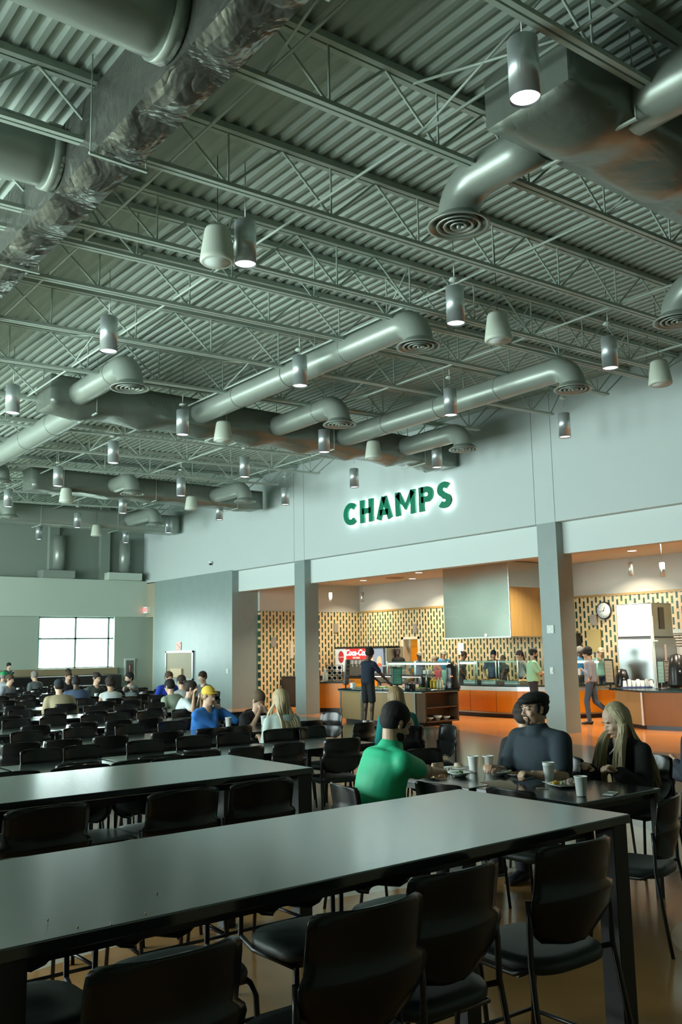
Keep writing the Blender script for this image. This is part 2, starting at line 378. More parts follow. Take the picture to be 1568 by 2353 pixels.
wo = struct(w, 'window_1', cm((.22, .30, .29), .5))
g = MB(); g.bb(11.15, 13.9, YE+0.135, YE+0.145, 1.3, 3.08); g.obj('glass_pane', M['winglass'], wo)
s = MB(); s.bb(8.0, 13.95, YE-0.22, YE+0.02, 1.06, 1.29); struct(s, 'trim_9', cm((0.30, 0.24, 0.14), 0.5))
# pale posts outside the end window
for i, x in enumerate((11.9, 12.55)):
    m = MB(); m.bb(x-0.05, x+0.05, 35.0, 35.1, 0, 3.4)
    tag(m.obj('bollard_post', cm((0.25, 0.62, 0.55), 0.6)), 'pale green outdoor post seen through the end window, %s one from the doorway corner' % ('second', 'first')[i], 'post', 'posts outside the end window')
m = MB(); m.bb(2, 24, 31.7, 60, -0.2, -0.02); struct(m, 'ground_outside', cm((0.7, 0.75, 0.7), 0.9))
# window wall opposite, back wall behind the camera
m = MB(); m.bb(WX-0.3, WX, -5.3, 31.6, 0, WZ0); m.bb(WX-0.3, WX, -5.3, 31.6, WZ1, 7.7)
ys = [-5.3]+[c for ab in WIN_Y for c in ab]+[31.6]
for i in range(0, len(ys), 2): m.bb(WX-0.3, WX, ys[i], ys[i+1], WZ0, WZ1)
struct(m, 'wall_window_side', M['endwall'])
for i, (a, b) in enumerate(WIN_Y):
    w = MB()
    for y in (a, (a+b)/2-0.03, b-0.06): w.bb(WX-0.2, WX-0.14, y, y+0.06, WZ0, WZ1)
    for z in (WZ0, 2.9, WZ1-0.06): w.bb(WX-0.2, WX-0.14, a, b, z, z+0.06)
    struct(w, 'window_%d' % (i+2), M['frost'])
m = MB(); m.bb(-4.3, 21.0, -5.5, -5.3, 0, 7.7); struct(m, 'wall_back', M['endwall'])
# servery shell
tX, tY = tile_mat('tile_back', 1), tile_mat('tile_side', 0)
XB = 20.2
m = MB(); m.bb(XB, XB+0.2, 22.62, 25.2, 0, 3.05); m.bb(XB, XB+0.2, -5.3, 21.78, 0, 3.05); m.bb(XB, XB+0.2, 21.78, 22.62, 2.1, 3.05); struct(m, 'wall_servery_tiled', tX)
m = MB(); m.bb(16.05, XB, 24.8, 25.0, 0, 3.05); struct(m, 'wall_servery_side', tY)
m = MB(); m.bb(XB+0.03, XB+0.2, -5.3, 25.2, 3.05, 4.0); m.bb(16.05, XB+0.1, 24.83, 25.2, 3.05, 4.0); struct(m, 'wall_servery_upper', mat('servery_plaster', (0.50, 0.50, 0.44), 0.7))
m = MB(); m.bb(15.6, XB+0.2, -5.3, 25.2, 3.98, 4.1); struct(m, 'ceiling_servery', mat('servery_ceiling', (0.78, 0.66, 0.52), 0.75))
m = MB(); m.bb(XB-0.02, XB, -5.3, 25.0, 3.03, 3.09); struct(m, 'trim_10', M['plywood'])
# doorway with the orange door in the tiled wall
m = MB()
for y in (21.78, 22.57): m.bb(XB-0.03, XB+0.2, y-0.05, y+0.05, 0, 2.15)
m.bb(XB-0.03, XB+0.2, 21.73, 22.62, 2.07, 2.15); struct(m, 'trim_11', cm((0.72, 0.66, 0.5), 0.5))
m = MB(); m.bb(XB+0.2, XB+0.26, 21.8, 22.6, 0, 2.08); struct(m, 'wall_store_room', cm((0.62, 0.55, 0.38), 0.6))
m = MB(); m.bb(XB+0.10, XB+0.14, 21.82, 22.3, 0.02, 2.06); d = struct(m, 'door_2', M['orange'])
m = MB(); m.ell((XB+0.07, 21.9, 1.0), (0.03, 0.03, 0.03)); m.obj('door_handle', M['steel_dull'], d)

# ------------------------------------------------------------ roof joists
JY = [0.6, 2.15, 3.72, 5.40, 7.0, 8.5, 8.98, 10.05, 11.65, 13.4, 15.4, 17.4, 19.3, 21.3, 23.2, 25.1, 27.0, 28.9]
JE = {3.72: 14.3, 5.40: 14.4, 7.0: 14.4, 8.5: 13.95, 10.05: 14.4, 11.65: 14.75, 17.4: 13.7}
PN = 1.24
def joist(y, k):
    xe = JE.get(y, 14.4); x0 = -4.0
    t = thing('roof_joist', 'pale green open-web steel roof joist, %s from the camera end' % ORD[k], 'roof joist', (x0, y, 0), 0, 'roof joists')
    def P(x, z): return V((x-x0, 0, z))
    def pr(zf, w, h, xa, xb, mb, dy):
        mb.loft([[P(x, zf(x)+c)+V((0, a+dy, 0)) for a, c in ((-w, -h), (w, -h), (w, h), (-w, h))] for x in (xa, xb)], True, True, False)
    c = MB(); pr(lambda x: zb(x)+0.02, 0.022, 0.02, x0, xe, c, -0.032); pr(lambda x: zb(x)+0.02, 0.022, 0.02, x0, xe, c, 0.032); c.obj('bottom_chord', M['steel'], t)
    c = MB(); pr(lambda x: zt(x)-0.035, 0.028, 0.033, x0, XW+0.05, c, -0.038); pr(lambda x: zt(x)-0.035, 0.028, 0.033, x0, XW+0.05, c, 0.038); c.obj('top_chord', M['steel'], t)
    c = MB(); x = 4.19-PN*7
    while x < xe+0.1:
        if x > x0+0.2:
            for dx in (-PN/2, 0, PN/2):
                xx = min(x+dx, XW-0.05)
                if xx > x0: c.tube([P(x, zb(x)+0.03), P(xx, zt(xx)-0.05)], 0.014 if dx else 0.011, 6, False)
        x += PN
    c.tube([P(xe-0.05, zb(xe)+0.03), P(XW, zt(XW)-0.05)], 0.014, 6, False)
    c.obj('web', M['steel'], t)
for k, y in enumerate(JY): joist(y, k)
# horizontal and diagonal bridging between the joists
k = 0
for x in (0.6, 3.55, 5.15, 7.9, 10.4, 12.9):
    c = MB(); c.tube([(0, 0, zb(x)+0.05), (0, 33.0, zb(x)+0.05)], 0.016, 6)
    for i in range(2, len(JY)-1, 3):
        c.tube([(0, JY[i]+1.8, zb(x)+0.05), (0, JY[i+1]+1.8, zt(x)-0.06)], 0.013, 6); c.tube([(0, JY[i]+1.8, zt(x)-0.06), (0, JY[i+1]+1.8, zb(x)+0.05)], 0.013, 6)
    o = c.obj('joist_bridging', M['steel'], loc=(x, -1.8, 0)); tag(o, 'thin painted steel bridging rod crossing under the joists, %s one out from the serving wall' % ORD[5-k], 'bridging', 'joist bridging rods'); k += 1

# ------------------------------------------------------------ ducts
def duct_box(name, label, x0, x1, y0, y1, z0, z1, m, seg=0.9, sag=0.03, axis='x'):
    t = thing(name, label, 'duct', ((x0+x1)/2, (y0+y1)/2, z0), 0, 'air ducts'); c = MB(); rings = []
    L = (x1-x0) if axis == 'x' else (y1-y0); n = max(2, int(L/seg)*8)
    rr = random.Random(int(x0*100+y0*10))
    hx, hy = (x1-x0)/2, (y1-y0)/2
    for i in range(n+1):
        p = -L/2+L*i/n; ring = []
        ph = (i % 8)/8; b = 0.0 if i in (0, n) else sag*(1-abs(2*ph-1))+rr.uniform(0, 0.006)
        A = (hy if axis == 'x' else hx); H = (z1-z0)
        k = 5
        pts = [(-A+2*A*j/k, -b*math.sin(PI*j/k)*1.6) for j in range(k+1)]+[(A+b*math.sin(PI*j/k)*.7, H*j/k) for j in range(1, k)]+[(A-2*A*j/k, H) for j in range(k+1)]+[(-A-b*math.sin(PI*j/k)*.7, H-H*j/k) for j in range(1, k)]
        for a, z in pts: ring.append(V((p, a, z)) if axis == 'x' else V((a, p, z)))
        rings.append(ring)
    c.loft(rings, True, True, axis == 'x'); c.obj('duct_wrap', m, t)
    # seam bands
    b = MB(); q = -L/2+1.2
    while q < L/2-0.3:
        if axis == 'x': b.bb(q-0.02, q+0.02, -hy-0.03, hy+0.03, -0.045, z1-z0+0.02)
        q += 2.4
    q = -L/2+0.8
    while q < L/2:
        h = MB()
        for s in (-1, 1):
            px, py = (q, s*(hy+0.05)) if axis == 'x' else (s*(hx+0.05), q)
            h.tube([(px, py, -0.03), (px, py, zt((x0+x1)/2+(px if axis == 'x' else 0))-z0)], 0.006, 5)
        if axis == 'x': h.bb(q-0.015, q+0.015, -hy-0.06, hy+0.06, -0.065, -0.045)
        else: h.bb(-hx-0.06, hx+0.06, q-0.015, q+0.015, -0.065, -0.045)
        q += 2.6
        h.obj('hanger', M['steel'], t)
    return t
duct_box('rectangular_duct', 'long foil-wrapped rectangular duct with torn shiny seams nearest the windows', 2.74, 3.14, -4.5, 19.0, 5.9, 6.5, M['foil'], 0.8, 0.04, 'y')
duct_box('rectangular_duct', 'square-ended wrapped duct above the high tables by the big cylinder lamp', 5.35, 14.6, 3.9, 4.75, 6.05, 6.52, M['foil2'], 1.3, 0.10)
duct_box('rectangular_duct', 'long wrapped duct with five round branches crossing mid room to the sign', 5.3, 14.95, 14.65, 15.35, 5.95, 6.48, M['foil2'], 1.2, 0.09)
duct_box('rectangular_duct', 'second wrapped duct across the room beyond the sign, two round branches', 7.7, 14.6, 22.4, 23.1, 5.95, 6.48, M['foil2'], 1.2, 0.05)
duct_box('rectangular_duct', 'plain duct run closest to the end wall, above the end window', 4.0, 14.9, 28.2, 28.9, 5.9, 6.5, M['duct'], 1.2, 0.01)

def branch(label, x, y0, y1, z=6.2, r=0.20, dz=5.8, dr=0.305, diff=True, x1=None, zend=None):
    t = thing('round_duct', label, 'duct', (x, y0, z), 0, 'round branch ducts'); s = 1 if y1 > y0 else -1
    c = MB(); pts = []; ze = z if zend is None else zend
    L = abs(y1-y0)-(0.33 if diff else 0)
    n = max(2, int(L/0.3)); pts = [(0, s*L*i/n, (ze-z)*i/n) for i in range(n+1)]; rad = [r+0.004*(i % 3 == 0) for i in range(n+1)]
    if diff:
        for a in range(1, 9):
            a = a/8*PI/2; pts.append((0, s*(L+0.33*math.sin(a)), ze-z-0.33*(1-math.cos(a)))); rad.append(r*1.01)
        pts.append((0, s*(L+0.33), dz+0.05-z)); rad.append(r)
    if ze-z-0.33 < dz+0.05-z and diff: pts = pts[:-1]; rad = rad[:-1]
    c.tube(pts, rad, 20, True); c.obj('duct_pipe', M['duct'], t)
    for i in range(5, n, 5):
        k = MB(); k.tube([(0, s*L*i/n-0.015, (ze-z)*i/n), (0, s*L*i/n+0.015, (ze-z)*i/n)], r+0.008, 20)
        k.obj('duct_collar', M['duct'], t)
    if n > 6:
        k = MB(); k.tube([(r+.01, s*L*.6, (ze-z)*.6), (r+.01, s*L*.6, zt(x)-z)], 0.006, 5); k.obj('hanger', M['steel'], t)
    if diff:
        d = MB(); yy = s*(L+0.33); h = dz-z
        d.lathe([(r, 0.10), (r+0.03, 0.07), (dr*0.9, 0.035), (dr, 0.012), (dr, 0.0), (dr*0.90, 0.004), (dr*.84, 0.03), (r*0.98, 0.06), (r*0.98, 0.10)], (0, yy, h), 32, caps=False)
        for q in (0.72, 0.50, 0.28): d.lathe([(dr*q, 0.0), (dr*q*0.98, -0.012), (dr*(q-0.09), 0.0), (dr*(q-0.13), 0.035), (dr*(q-.11), 0.037), (dr*q, 0.0)], (0, yy, h+0.005), 28, caps=False)
        d.lathe([(0.02, 0.02), (0.022, -0.012), (0.0, -0.014)], (0, yy, h), 12)
        d.tube([(-r, yy, h+.03), (r, yy, h+.03)], .007, 6); d.tube([(0, yy-r, h+.03), (0, yy+r, h+.03)], .007, 6)
        do = d.obj('diffuser', M['duct'], t)
        e = MB(); e.lathe([(0.0, 0.14), (r*0.95, 0.14)], (0, yy, h-.02), 20, caps=False); e.obj('diffuser_throat', M['black'], do)
    return t
branch('short round branch with elbow and big ring diffuser below the square-ended duct', 6.05, 4.7, 5.78)
branch('round branch with ring diffuser cut by the picture edge above the serving wall', 10.2, 4.7, 6.0)
branch('thick round pipe entering the square-ended duct from the near side of the room', 6.35, 4.0, -3.0, 6.25, 0.24, diff=False)
branch('short round branch and diffuser at the open end of the mid-room duct', 5.8, 14.75, 12.62)
branch('longest round branch with elbow, over the middle of the dining room', 8.15, 14.75, 8.62)
branch('short round branch and diffuser, second short one along the mid-room duct', 9.9, 14.75, 12.62)
branch('long round branch with diffuser close to the serving wall', 11.6, 14.75, 8.72)
branch('short round branch and diffuser right beside the green sign', 13.3, 14.75, 12.82)
branch('round pipe running from the mid-room duct back towards the window side', 6.15, 15.2, 25.5, 6.15, 0.22, diff=False, zend=6.15)
branch('short round branch and diffuser on the second duct, window side', 9.9, 22.6, 21.3)
branch('short round branch and diffuser on the second duct, near the serving wall', 12.98, 22.6, 20.8)
branch('small branch and diffuser at the serving wall end of the last duct', 13.0, 28.3, 26.2)
branch('small branch and diffuser at the window end of the last duct', 8.6, 28.3, 26.9)
branch('small branch and diffuser cut by the picture edge on the second duct', 6.65, 23.2, 21.5)
for i, (yy, lab) in enumerate(((5.35, 'large round pipe joining the foil-wrapped duct high above the high tables'), (7.6, 'large round pipe joining the foil-wrapped duct beyond the first pipe'))):
    t = thing('round_duct', lab, 'duct', (2.72, yy, 6.22), 0, 'pipes into the foil duct'); c = MB(); c.tube([(0.05-0.3*i, 0, 0) for i in range(20)], 0.28, 24); c.obj('duct_pipe', M['duct'], t)
    k = MB(); k.tube([(-.1, 0, 0), (0.0, 0, 0)], 0.30, 24); k.obj('duct_collar', M['duct'], t)
# square duct drops and their boxes on the upper end wall
for i, (x0, x1) in enumerate(((11.05, 12.2), (13.45, 14.75))):
    t = thing('wall_duct', ('grey box with vertical duct drop on the upper end wall, over the window' , 'paler box with vertical duct drop in the upper corner by the exit sign')[i], 'duct', ((x0+x1)/2, YE-0.1, 4.42), 0, 'wall duct drops')
    c = MB(); c.bb(-(x1-x0)/2, (x1-x0)/2, -0.35, 0.2, 0, 0.26); c.obj('duct_box', M['endband'] if i else M['duct'], t, 0.01)
    c = MB(); c.tube([(0.1, 0.0, 0.26), (0.1, 0.0, 1.5)], 0.2, 20); c.obj('duct_pipe', M['duct'], t)
# column like steps in the upper end wall
for i, x in enumerate((11.4, 13.3)):
    m = MB(); m.bb(x, x+0.35, YE-0.05, YE+0.2, 4.42, 7.1); struct(m, 'trim_%d' % (12+i), M['enddark'])

def fit_cord(o, p):      # same cord, as long as the higher roof above the copy asks
    for c in o.children:
        if c.name.startswith('cord'): c.scale.z = (zt(o.location.x)-o.location.z)/(zt(p.location.x)-p.location.z)*1.014
        if c.name.startswith('canopy'): c.location.z = SL*(o.location.x-p.location.x)
# ------------------------------------------------------------ pendant lamps
def lamp(label, x, y, z=5.65, r=0.112, h=0.46):
    t = thing('pendant_lamp', label, 'pendant lamp', (x, y, z), 0, 'cylinder pendant lamps')
    c = MB(); c.lathe([(r*0.93, 0.04), (r, 0.0), (r, h), (r*0.4, h+0.01), (0.0, h+0.01)], n=28); c.obj('lamp_shade', M['lampmetal'], t)
    c = MB(); c.lathe([(0, 0.02), (r*0.93, 0.02), (r*.93, 0.03), (0, .03)], n=24); c.obj('lamp_lens', M['lens'], t)
    c = MB(); c.tube([(0, 0, h), (0, 0, zt(x)-z-.03)], 0.005, 6); c.obj('cord', M['steel_dull'], t)
    zc = zb(x)-z-0.045; c = MB(); c.lathe([(0.055, 0.03), (0.07, 0.0), (0.0, -0.005)], (0, 0, zc), 16); c.obj('canopy', M['steel'], t)
    return t
LX = {4.66: 'window-side', 7.63: 'second-from-window', 10.68: 'third-from-window', 13.65: 'serving-wall'}
proto = None
PL = [(4.79, 3.87), (4.66, 7.45), (7.64, 7.41), (4.64, 10.77), (10.74, 7.41), (7.6, 10.63), (10.7, 10.58), (4.63, 14.52), (7.62, 14.33), (13.65, 10.51), (10.64, 14.08), (13.63, 13.95), (7.61, 17.31),
      (10.69, 17.14), (7.63, 20.44), (7.63, 24.0), (10.65, 23.51), (10.66, 20.1), (13.6, 16.8), (13.67, 19.86), (13.6, 23.23), (10.71, 26.93), (13.7, 26.65), (10.71, 30.3), (13.63, 29.8)]
cnt = {}
for x, y in PL:
    lx = min(LX, key=lambda a: abs(a-x)); cnt[lx] = cnt.get(lx, 0)+1
    lamp_lab = 'lit aluminium cylinder pendant, %s in the %s row counted from the camera end' % (ORD[cnt[lx]-1], LX[lx])
    if proto is None: proto = lamp(lamp_lab, x, y)
    else:
        o = dup(proto, (x, y, 5.65), 0, lamp_lab); fit_cord(o, proto)
# ------------------------------------------------------------ bullet speakers
def speaker(label, x, y, z=5.6):
    t = thing('pendant_speaker', label, 'speaker', (x, y, z), 0, 'hanging white speakers')
    c = MB(); c.lathe([(0.12, 0.012), (0.155, 0.0), (0.175, 0.02), (0.172, 0.06), (0.13, 0.34), (0.115, 0.37), (0.0, 0.372)], n=28); c.obj('speaker_shell', M['speaker'], t)
    c = MB(); c.lathe([(0, 0.004), (0.14, 0.006), (0.14, 0.02), (0, 0.02)], n=24); c.obj('speaker_grille', M['frost'], t)
    c = MB(); c.tube([(0, 0, 0.36), (0, 0, zt(x)-z-.03)], 0.004, 6); c.obj('cord', M['blackmetal'], t)
    return t
sp0 = None
for (x, y), lab in zip([(4.35, 7.48), (8.44, 7.45), (11.92, 7.37), (8.38, 14.18), (11.72, 13.84), (8.53, 22.25), (11.81, 21.68), (11.85, 28.17)],
    ('beside the second window-side cylinder lamp, biggest of them', 'over the middle of the room beside a cylinder lamp', 'nearest the serving wall, highest up', 'in front of the mid-room duct, window side', 'in front of the mid-room duct, left of the sign',
     'in front of the second cross duct, window side', 'in front of the second cross duct, serving side', 'near the end wall, last of them')):
    lab = lab.replace('left of', 'beside')
    if sp0 is None: sp0 = speaker('off-white bullet speaker hanging '+lab, x, y)
    else: fit_cord(dup(sp0, (x, y, 5.6), 0, 'off-white bullet speaker hanging '+lab), sp0)
# ------------------------------------------------------------ the CHAMPS sign
sg = thing('wall_sign', 'green backlit CHAMPS letters mounted on the pale upper wall', 'sign', (XW, 17.0, 5.05))
def ribbon(path, w, z0, z1, closed=False):
    # flat stroke of width w following a 2-D path (u to the reader's right, v up), extruded from z0 to z1 off the wall
    P = [V((a, b, 0)) for a, b in path]; L = []; n = len(P)
    for i in range(n):
        d = (P[min(i+1, n-1)]-P[max(i-1, 0)]).normalized(); q = V((-d.y, d.x, 0))*w/2; L.append((P[i]+q, P[i]-q))
    return L
def letter(ch, u0, s, w, z0, z1, shrink=0):
    S = []; ww = w-2*shrink
    def arc(cx, cy, rx, ry, a0, a1, n=16): return [(cx+rx*math.cos(math.radians(a0+(a1-a0)*i/n)), cy+ry*math.sin(math.radians(a0+(a1-a0)*i/n))) for i in range(n+1)]
    h = w/2; e = shrink
    if ch == 'C': S = [arc(0.27, 0.3, 0.27-h, 0.3-h, 45, 315, 24)]
    elif ch == 'H': S = [[(h, e), (h, .6-e)], [(.46-h, e), (.46-h, .6-e)], [(h, .3), (.46-h, .3)]]
    elif ch == 'A': S = [[(h*.95, e), (.27, .57)], [(.54-h*.95, e), (.27, .57)], [(.13, .17), (.41, .17)]]
    elif ch == 'M': S = [[(h, e), (h, .6-e)], [(.64-h, e), (.64-h, .6-e)], [(h, .56), (.32, .2), (.64-h, .56)]]
    elif ch == 'P': S = [[(h, e), (h, .6-e)], [(h, .6-h)]+arc(.24, .405, .195-h, .195-h, 90, -90, 14)+[(h, .21+h)]]
    elif ch == 'S': S = [arc(.215, .435, .205-h, .165-h*.75, 35, 265, 16)[:-1]+arc(.205, .165, .205-h, .165-h*.75, 85, -145, 16)]
    mb = MB()
    for path in S:
        L = ribbon(path, ww, z0, z1); rings = []
        for a, b in L:
            def T(p, z): return V((-z, -(u0+p.x*s[0]), p.y*s[1]))
            rings.append([T(a, z0), T(b, z0), T(b, z1), T(a, z1)])
        mb.loft(rings, True, True, False)
    return mb
u = -1.99
for ch, wd in (('C', .50), ('H', .46), ('A', .54), ('M', .64), ('P', .44), ('S', .42)):
    s = (1.15, 1.0)
    o = letter(ch, u, s, .15, .07, .13).obj('letter', M['green'], sg); 
    letter(ch, u, s, .15, .035, .055, .02).obj('backlight', M['halo'], o)
    u += wd*1.15+.13
# small camera dome, exit sign, switches, tile speakers
t = thing('security_camera', 'small black dome camera on the upper serving wall', 'camera', (XW, 26.24, 4.72))
c = MB(); c.lathe([(0, .02), (.07, .02), (.07, -.04), (0, -.04)], (-.07, 0, 0), 16); c.obj('camera_base', M['white'], t); c = MB(); c.ell((-.07, 0, -.05), (.055, .055, .055)); c.obj('camera_dome', M['black'], t)
t = thing('exit_sign', 'red lit EXIT sign over the doorway in the far corner', 'sign', (15.0, 30.96, 3.35))
c = MB(); c.bb(-.02, .1, -.17, .17, -.12, .12); c.obj('sign_case', M['white'], t, .005)
text_mesh('sign_text', 'EXIT', .17, mat('exit_red', (1, .05, .05), .5, emit=(1, .09, .09), es=3), t, .004, loc=(-.026, 0, 0), rot=(PI/2, 0, -PI/2), extra=.006)
# ------------------------------------------------------------ tables and chairs
def sup(w, d, z, n=28, e=3.2, cx=0, cy=0):
    P = []
    for i in range(n):
        a = 2*PI*i/n; c, s = math.cos(a), math.sin(a)
        P.append(V((cx+w*math.copysign(abs(c)**(2/e), c), cy+d*math.copysign(abs(s)**(2/e), s), z)))
    return P
def make_chair(name, label, group, up=0.0):
    t = thing(name, label, 'chair', (0, 0, 0), 0, group)
    c = MB(); zs = 0.43+up
    c.loft([sup(.20, .20, zs-.03), sup(.222, .222, zs-.018), sup(.225, .225, zs+.005), sup(.215, .215, zs+.02), sup(.17, .17, zs+.026), sup(.05, .05, zs+.024)]); c.obj('seat', M['seatpad'], t)
    g = []
    for z, w in ((.505, .09), (.515, .14), (.545, .185), (.60, .215), (.66, .228), (.672, .222), (.69, .205), (.75, .206), (.81, .206), (.835, .203), (.850, .192), (.856, .175)):
        row = []
        for j in range(13):
            u = -1+2*j/12
            y = -.215-.16*(z-.5)+.055*u*u*(1-.15*(z-.5))+(-.012 if .56 < z < .675 else 0)
            row.append(V((w*u, y, z+up-(.014*u*u if z > .84 else 0))))
        g.append(row)
    c = MB(); c.shell(g, -.011); c.obj('backrest', M['chair'], t)
    r = .011
    for s in (-1, 1):
        c = MB(); c.tube([(s*.222, -.185, .67+up), (s*.226, -.19, .58+up), (s*.228, -.19, .45+up), (s*.236, -.215, .30+up), (s*.245, -.262-up*.25, 0)], r, 8); c.obj('leg', M['blackmetal'], t)
    for s in (-1, 1):
        c = MB(); c.tube([(s*.20, .17, .40+up), (s*.212, .19, .36+up), (s*.222, .225+up*.1, 0)], r, 8); c.obj('leg', M['blackmetal'], t)
    c = MB()
    for s in (-1, 1): c.tube([(s*.228, -.19, .44+up), (s*.222, -.10, .405+up), (s*.20, .17, .40+up)], .010, 8)
    c.tube([(-.2, .15, .40+up), (.2, .15, .40+up)], .009, 6); c.tube([(-.225, -.12, .405+up), (.225, -.12, .405+up)], .009, 6)
    c.obj('seat_frame', M['blackmetal'], t)
    if up:
        c = MB(); z = .28
        for s in (-1, 1): c.tube([(s*.243, -.25, z), (s*.222, .24, z)], .009, 8)
        c.tube([(-.222, .24, z), (.222, .24, z)], .009, 8); c.tube([(-.243, -.25, z), (.243, -.25, z)], .009, 8)
        c.obj('footrest', M['blackmetal'], t)
    return t
def make_table(name, label, group, w, d, h, leg=.022, apron=.05, thick=.028):
    t = thing(name, label, 'table', (0, 0, 0), 0, group)
    c = MB(); c.bb(-w/2, w/2, -d/2, d/2, h-thick, h); c.obj('tabletop', M['tabletop'], t, .004)
    c = MB(); i = leg*2+.03
    for s in (-1, 1): c.bb(-w/2+i, w/2-i, s*(d/2-i)-.01, s*(d/2-i)+.01, h-thick-apron, h-thick); c.bb(s*(w/2-i)-.01, s*(w/2-i)+.01, -d/2+i, d/2-i, h-thick-apron, h-thick)
    c.obj('apron', M['tableleg'], t)
    for sx in (-1, 1):
        for sy in (-1, 1):
            c = MB(); x, y = sx*(w/2-leg-.012), sy*(d/2-leg-.012); c.bb(x-leg, x+leg, y-leg, y+leg, 0, h-thick); c.obj('leg', M['tableleg'], t, .003)
    return t
chair0 = make_chair('dining_chair', 'x', 'low black dining chairs'); used0 = [False]
def chair(x, y, face, label, group='low black dining chairs'):
    rz = math.atan2(-face[0], face[1])
    if not used0[0]:
        used0[0] = True; chair0.location = (x, y, 0); chair0.rotation_euler = (0, 0, rz); chair0['label'] = label; chair0['group'] = group; return chair0
    return dup(chair0, (x, y, 0), rz, label, group)
# high tables by the camera
ht = make_table('high_table', 'long dark bar-height table closest to the camera with crumbs on its top', 'bar-height tables', 2.56, .96, 1.07, .045, .05, .035)
ht.location = (1.99, 2.77, 0); ht.rotation_euler = (0, 0, math.radians(.6))
h2 = dup(ht, (1.97, 4.93, 0), 0, 'second long dark bar-height table, behind the closest one')
bar0 = make_chair('bar_chair', 'x', 'bar-height chairs', .19)
first = True
for y, f, xs, lab in ((2.32, 1, (1.09, 1.72, 2.19, 2.82), 'near side of closest high table, %s from window end'),
                      (3.09, -1, (1.08, 1.64, 2.25, 2.76), 'behind closest high table, %s from window end'),
                      (4.62, 1, (1.1, 1.64, 2.37, 2.86), 'near side of second high table, %s from window end'),
                      (5.56, -1, (1.9, 2.37, 2.77, 3.06), 'behind second high table, %s from window end')):
    for i, x in enumerate(xs):
        rz = (0 if f > 0 else PI)+R_.uniform(-.03, .03); L = 'tall black bar chair '+lab % ORD[i]; y = y+(.13 if i == 2 and y < 2.4 else 0)
        if first: bar0.location = (x, y, 0); bar0.rotation_euler = (0, 0, rz); bar0['label'] = L; first = False
        else: dup(bar0, (x, y, 0), rz, L)
for i, (px, py) in enumerate(((361, 2053), (335, 2100), (110, 2114), (179, 2131), (256, 2125))):
    p = on(px, py, z=1.07); c = MB(); c.ell((0, 0, .002), (.0035, .003, .002), n=6, m=4)
    tag(c.obj('food_crumb', cm((.8, .7, .4)), loc=tuple(p)), 'tiny pale crumb on the closest dark high table, %s of five from its far edge' % ORD[i], 'crumb', 'crumbs on the high table')

# the tables of the group of three
lt = make_table('low_table', 'square dark table where the capped man and the green-shirted man eat', 'square low tables', .92, .92, .74)
lt.location = (5.38, 5.28, 0)
tb = dup(lt, (5.42, 4.33, 0), 0, 'square dark table in front of the blonde woman in black')

# ------------------------------------------------------------ people
def remesh(mb, name, m, parent, voxel, smooth=4):
    o = mb.obj(name, m, None, fix=False)
    r = o.modifiers.new('r', 'REMESH'); r.mode = 'VOXEL'; r.voxel_size = voxel; r.use_smooth_shade = True
    s = o.modifiers.new('s', 'SMOOTH'); s.factor = .5; s.iterations = smooth
    dg = bpy.context.evaluated_depsgraph_get(); me = bpy.data.meshes.new_from_object(o.evaluated_get(dg))
    old = o.data; bpy.data.objects.remove(o); bpy.data.meshes.remove(old)
    me.name = name; me.materials.clear(); me.materials.append(m)
    for p in me.polygons: p.use_smooth = True
    n = bpy.data.objects.new(name, me); COL.objects.link(n); n.parent = parent; return n
def ik(S, T, a, b, pole):
    d = T-S; L = max(abs(a-b)+.05, min(d.length, (a+b)*.995)); u = d.normalized(); x = (a*a-b*b+L*L)/(2*L); h = math.sqrt(max(0, a*a-x*x))
    q = (pole-u*pole.dot(u)).normalized(); return S+u*x+q*h, S+u*L
SK = {'light': (.56, .36, .25), 'pale': (.66, .46, .34), 'tan': (.44, .26, .16), 'brown': (.16, .085, .05), 'dark': (.07, .038, .024)}
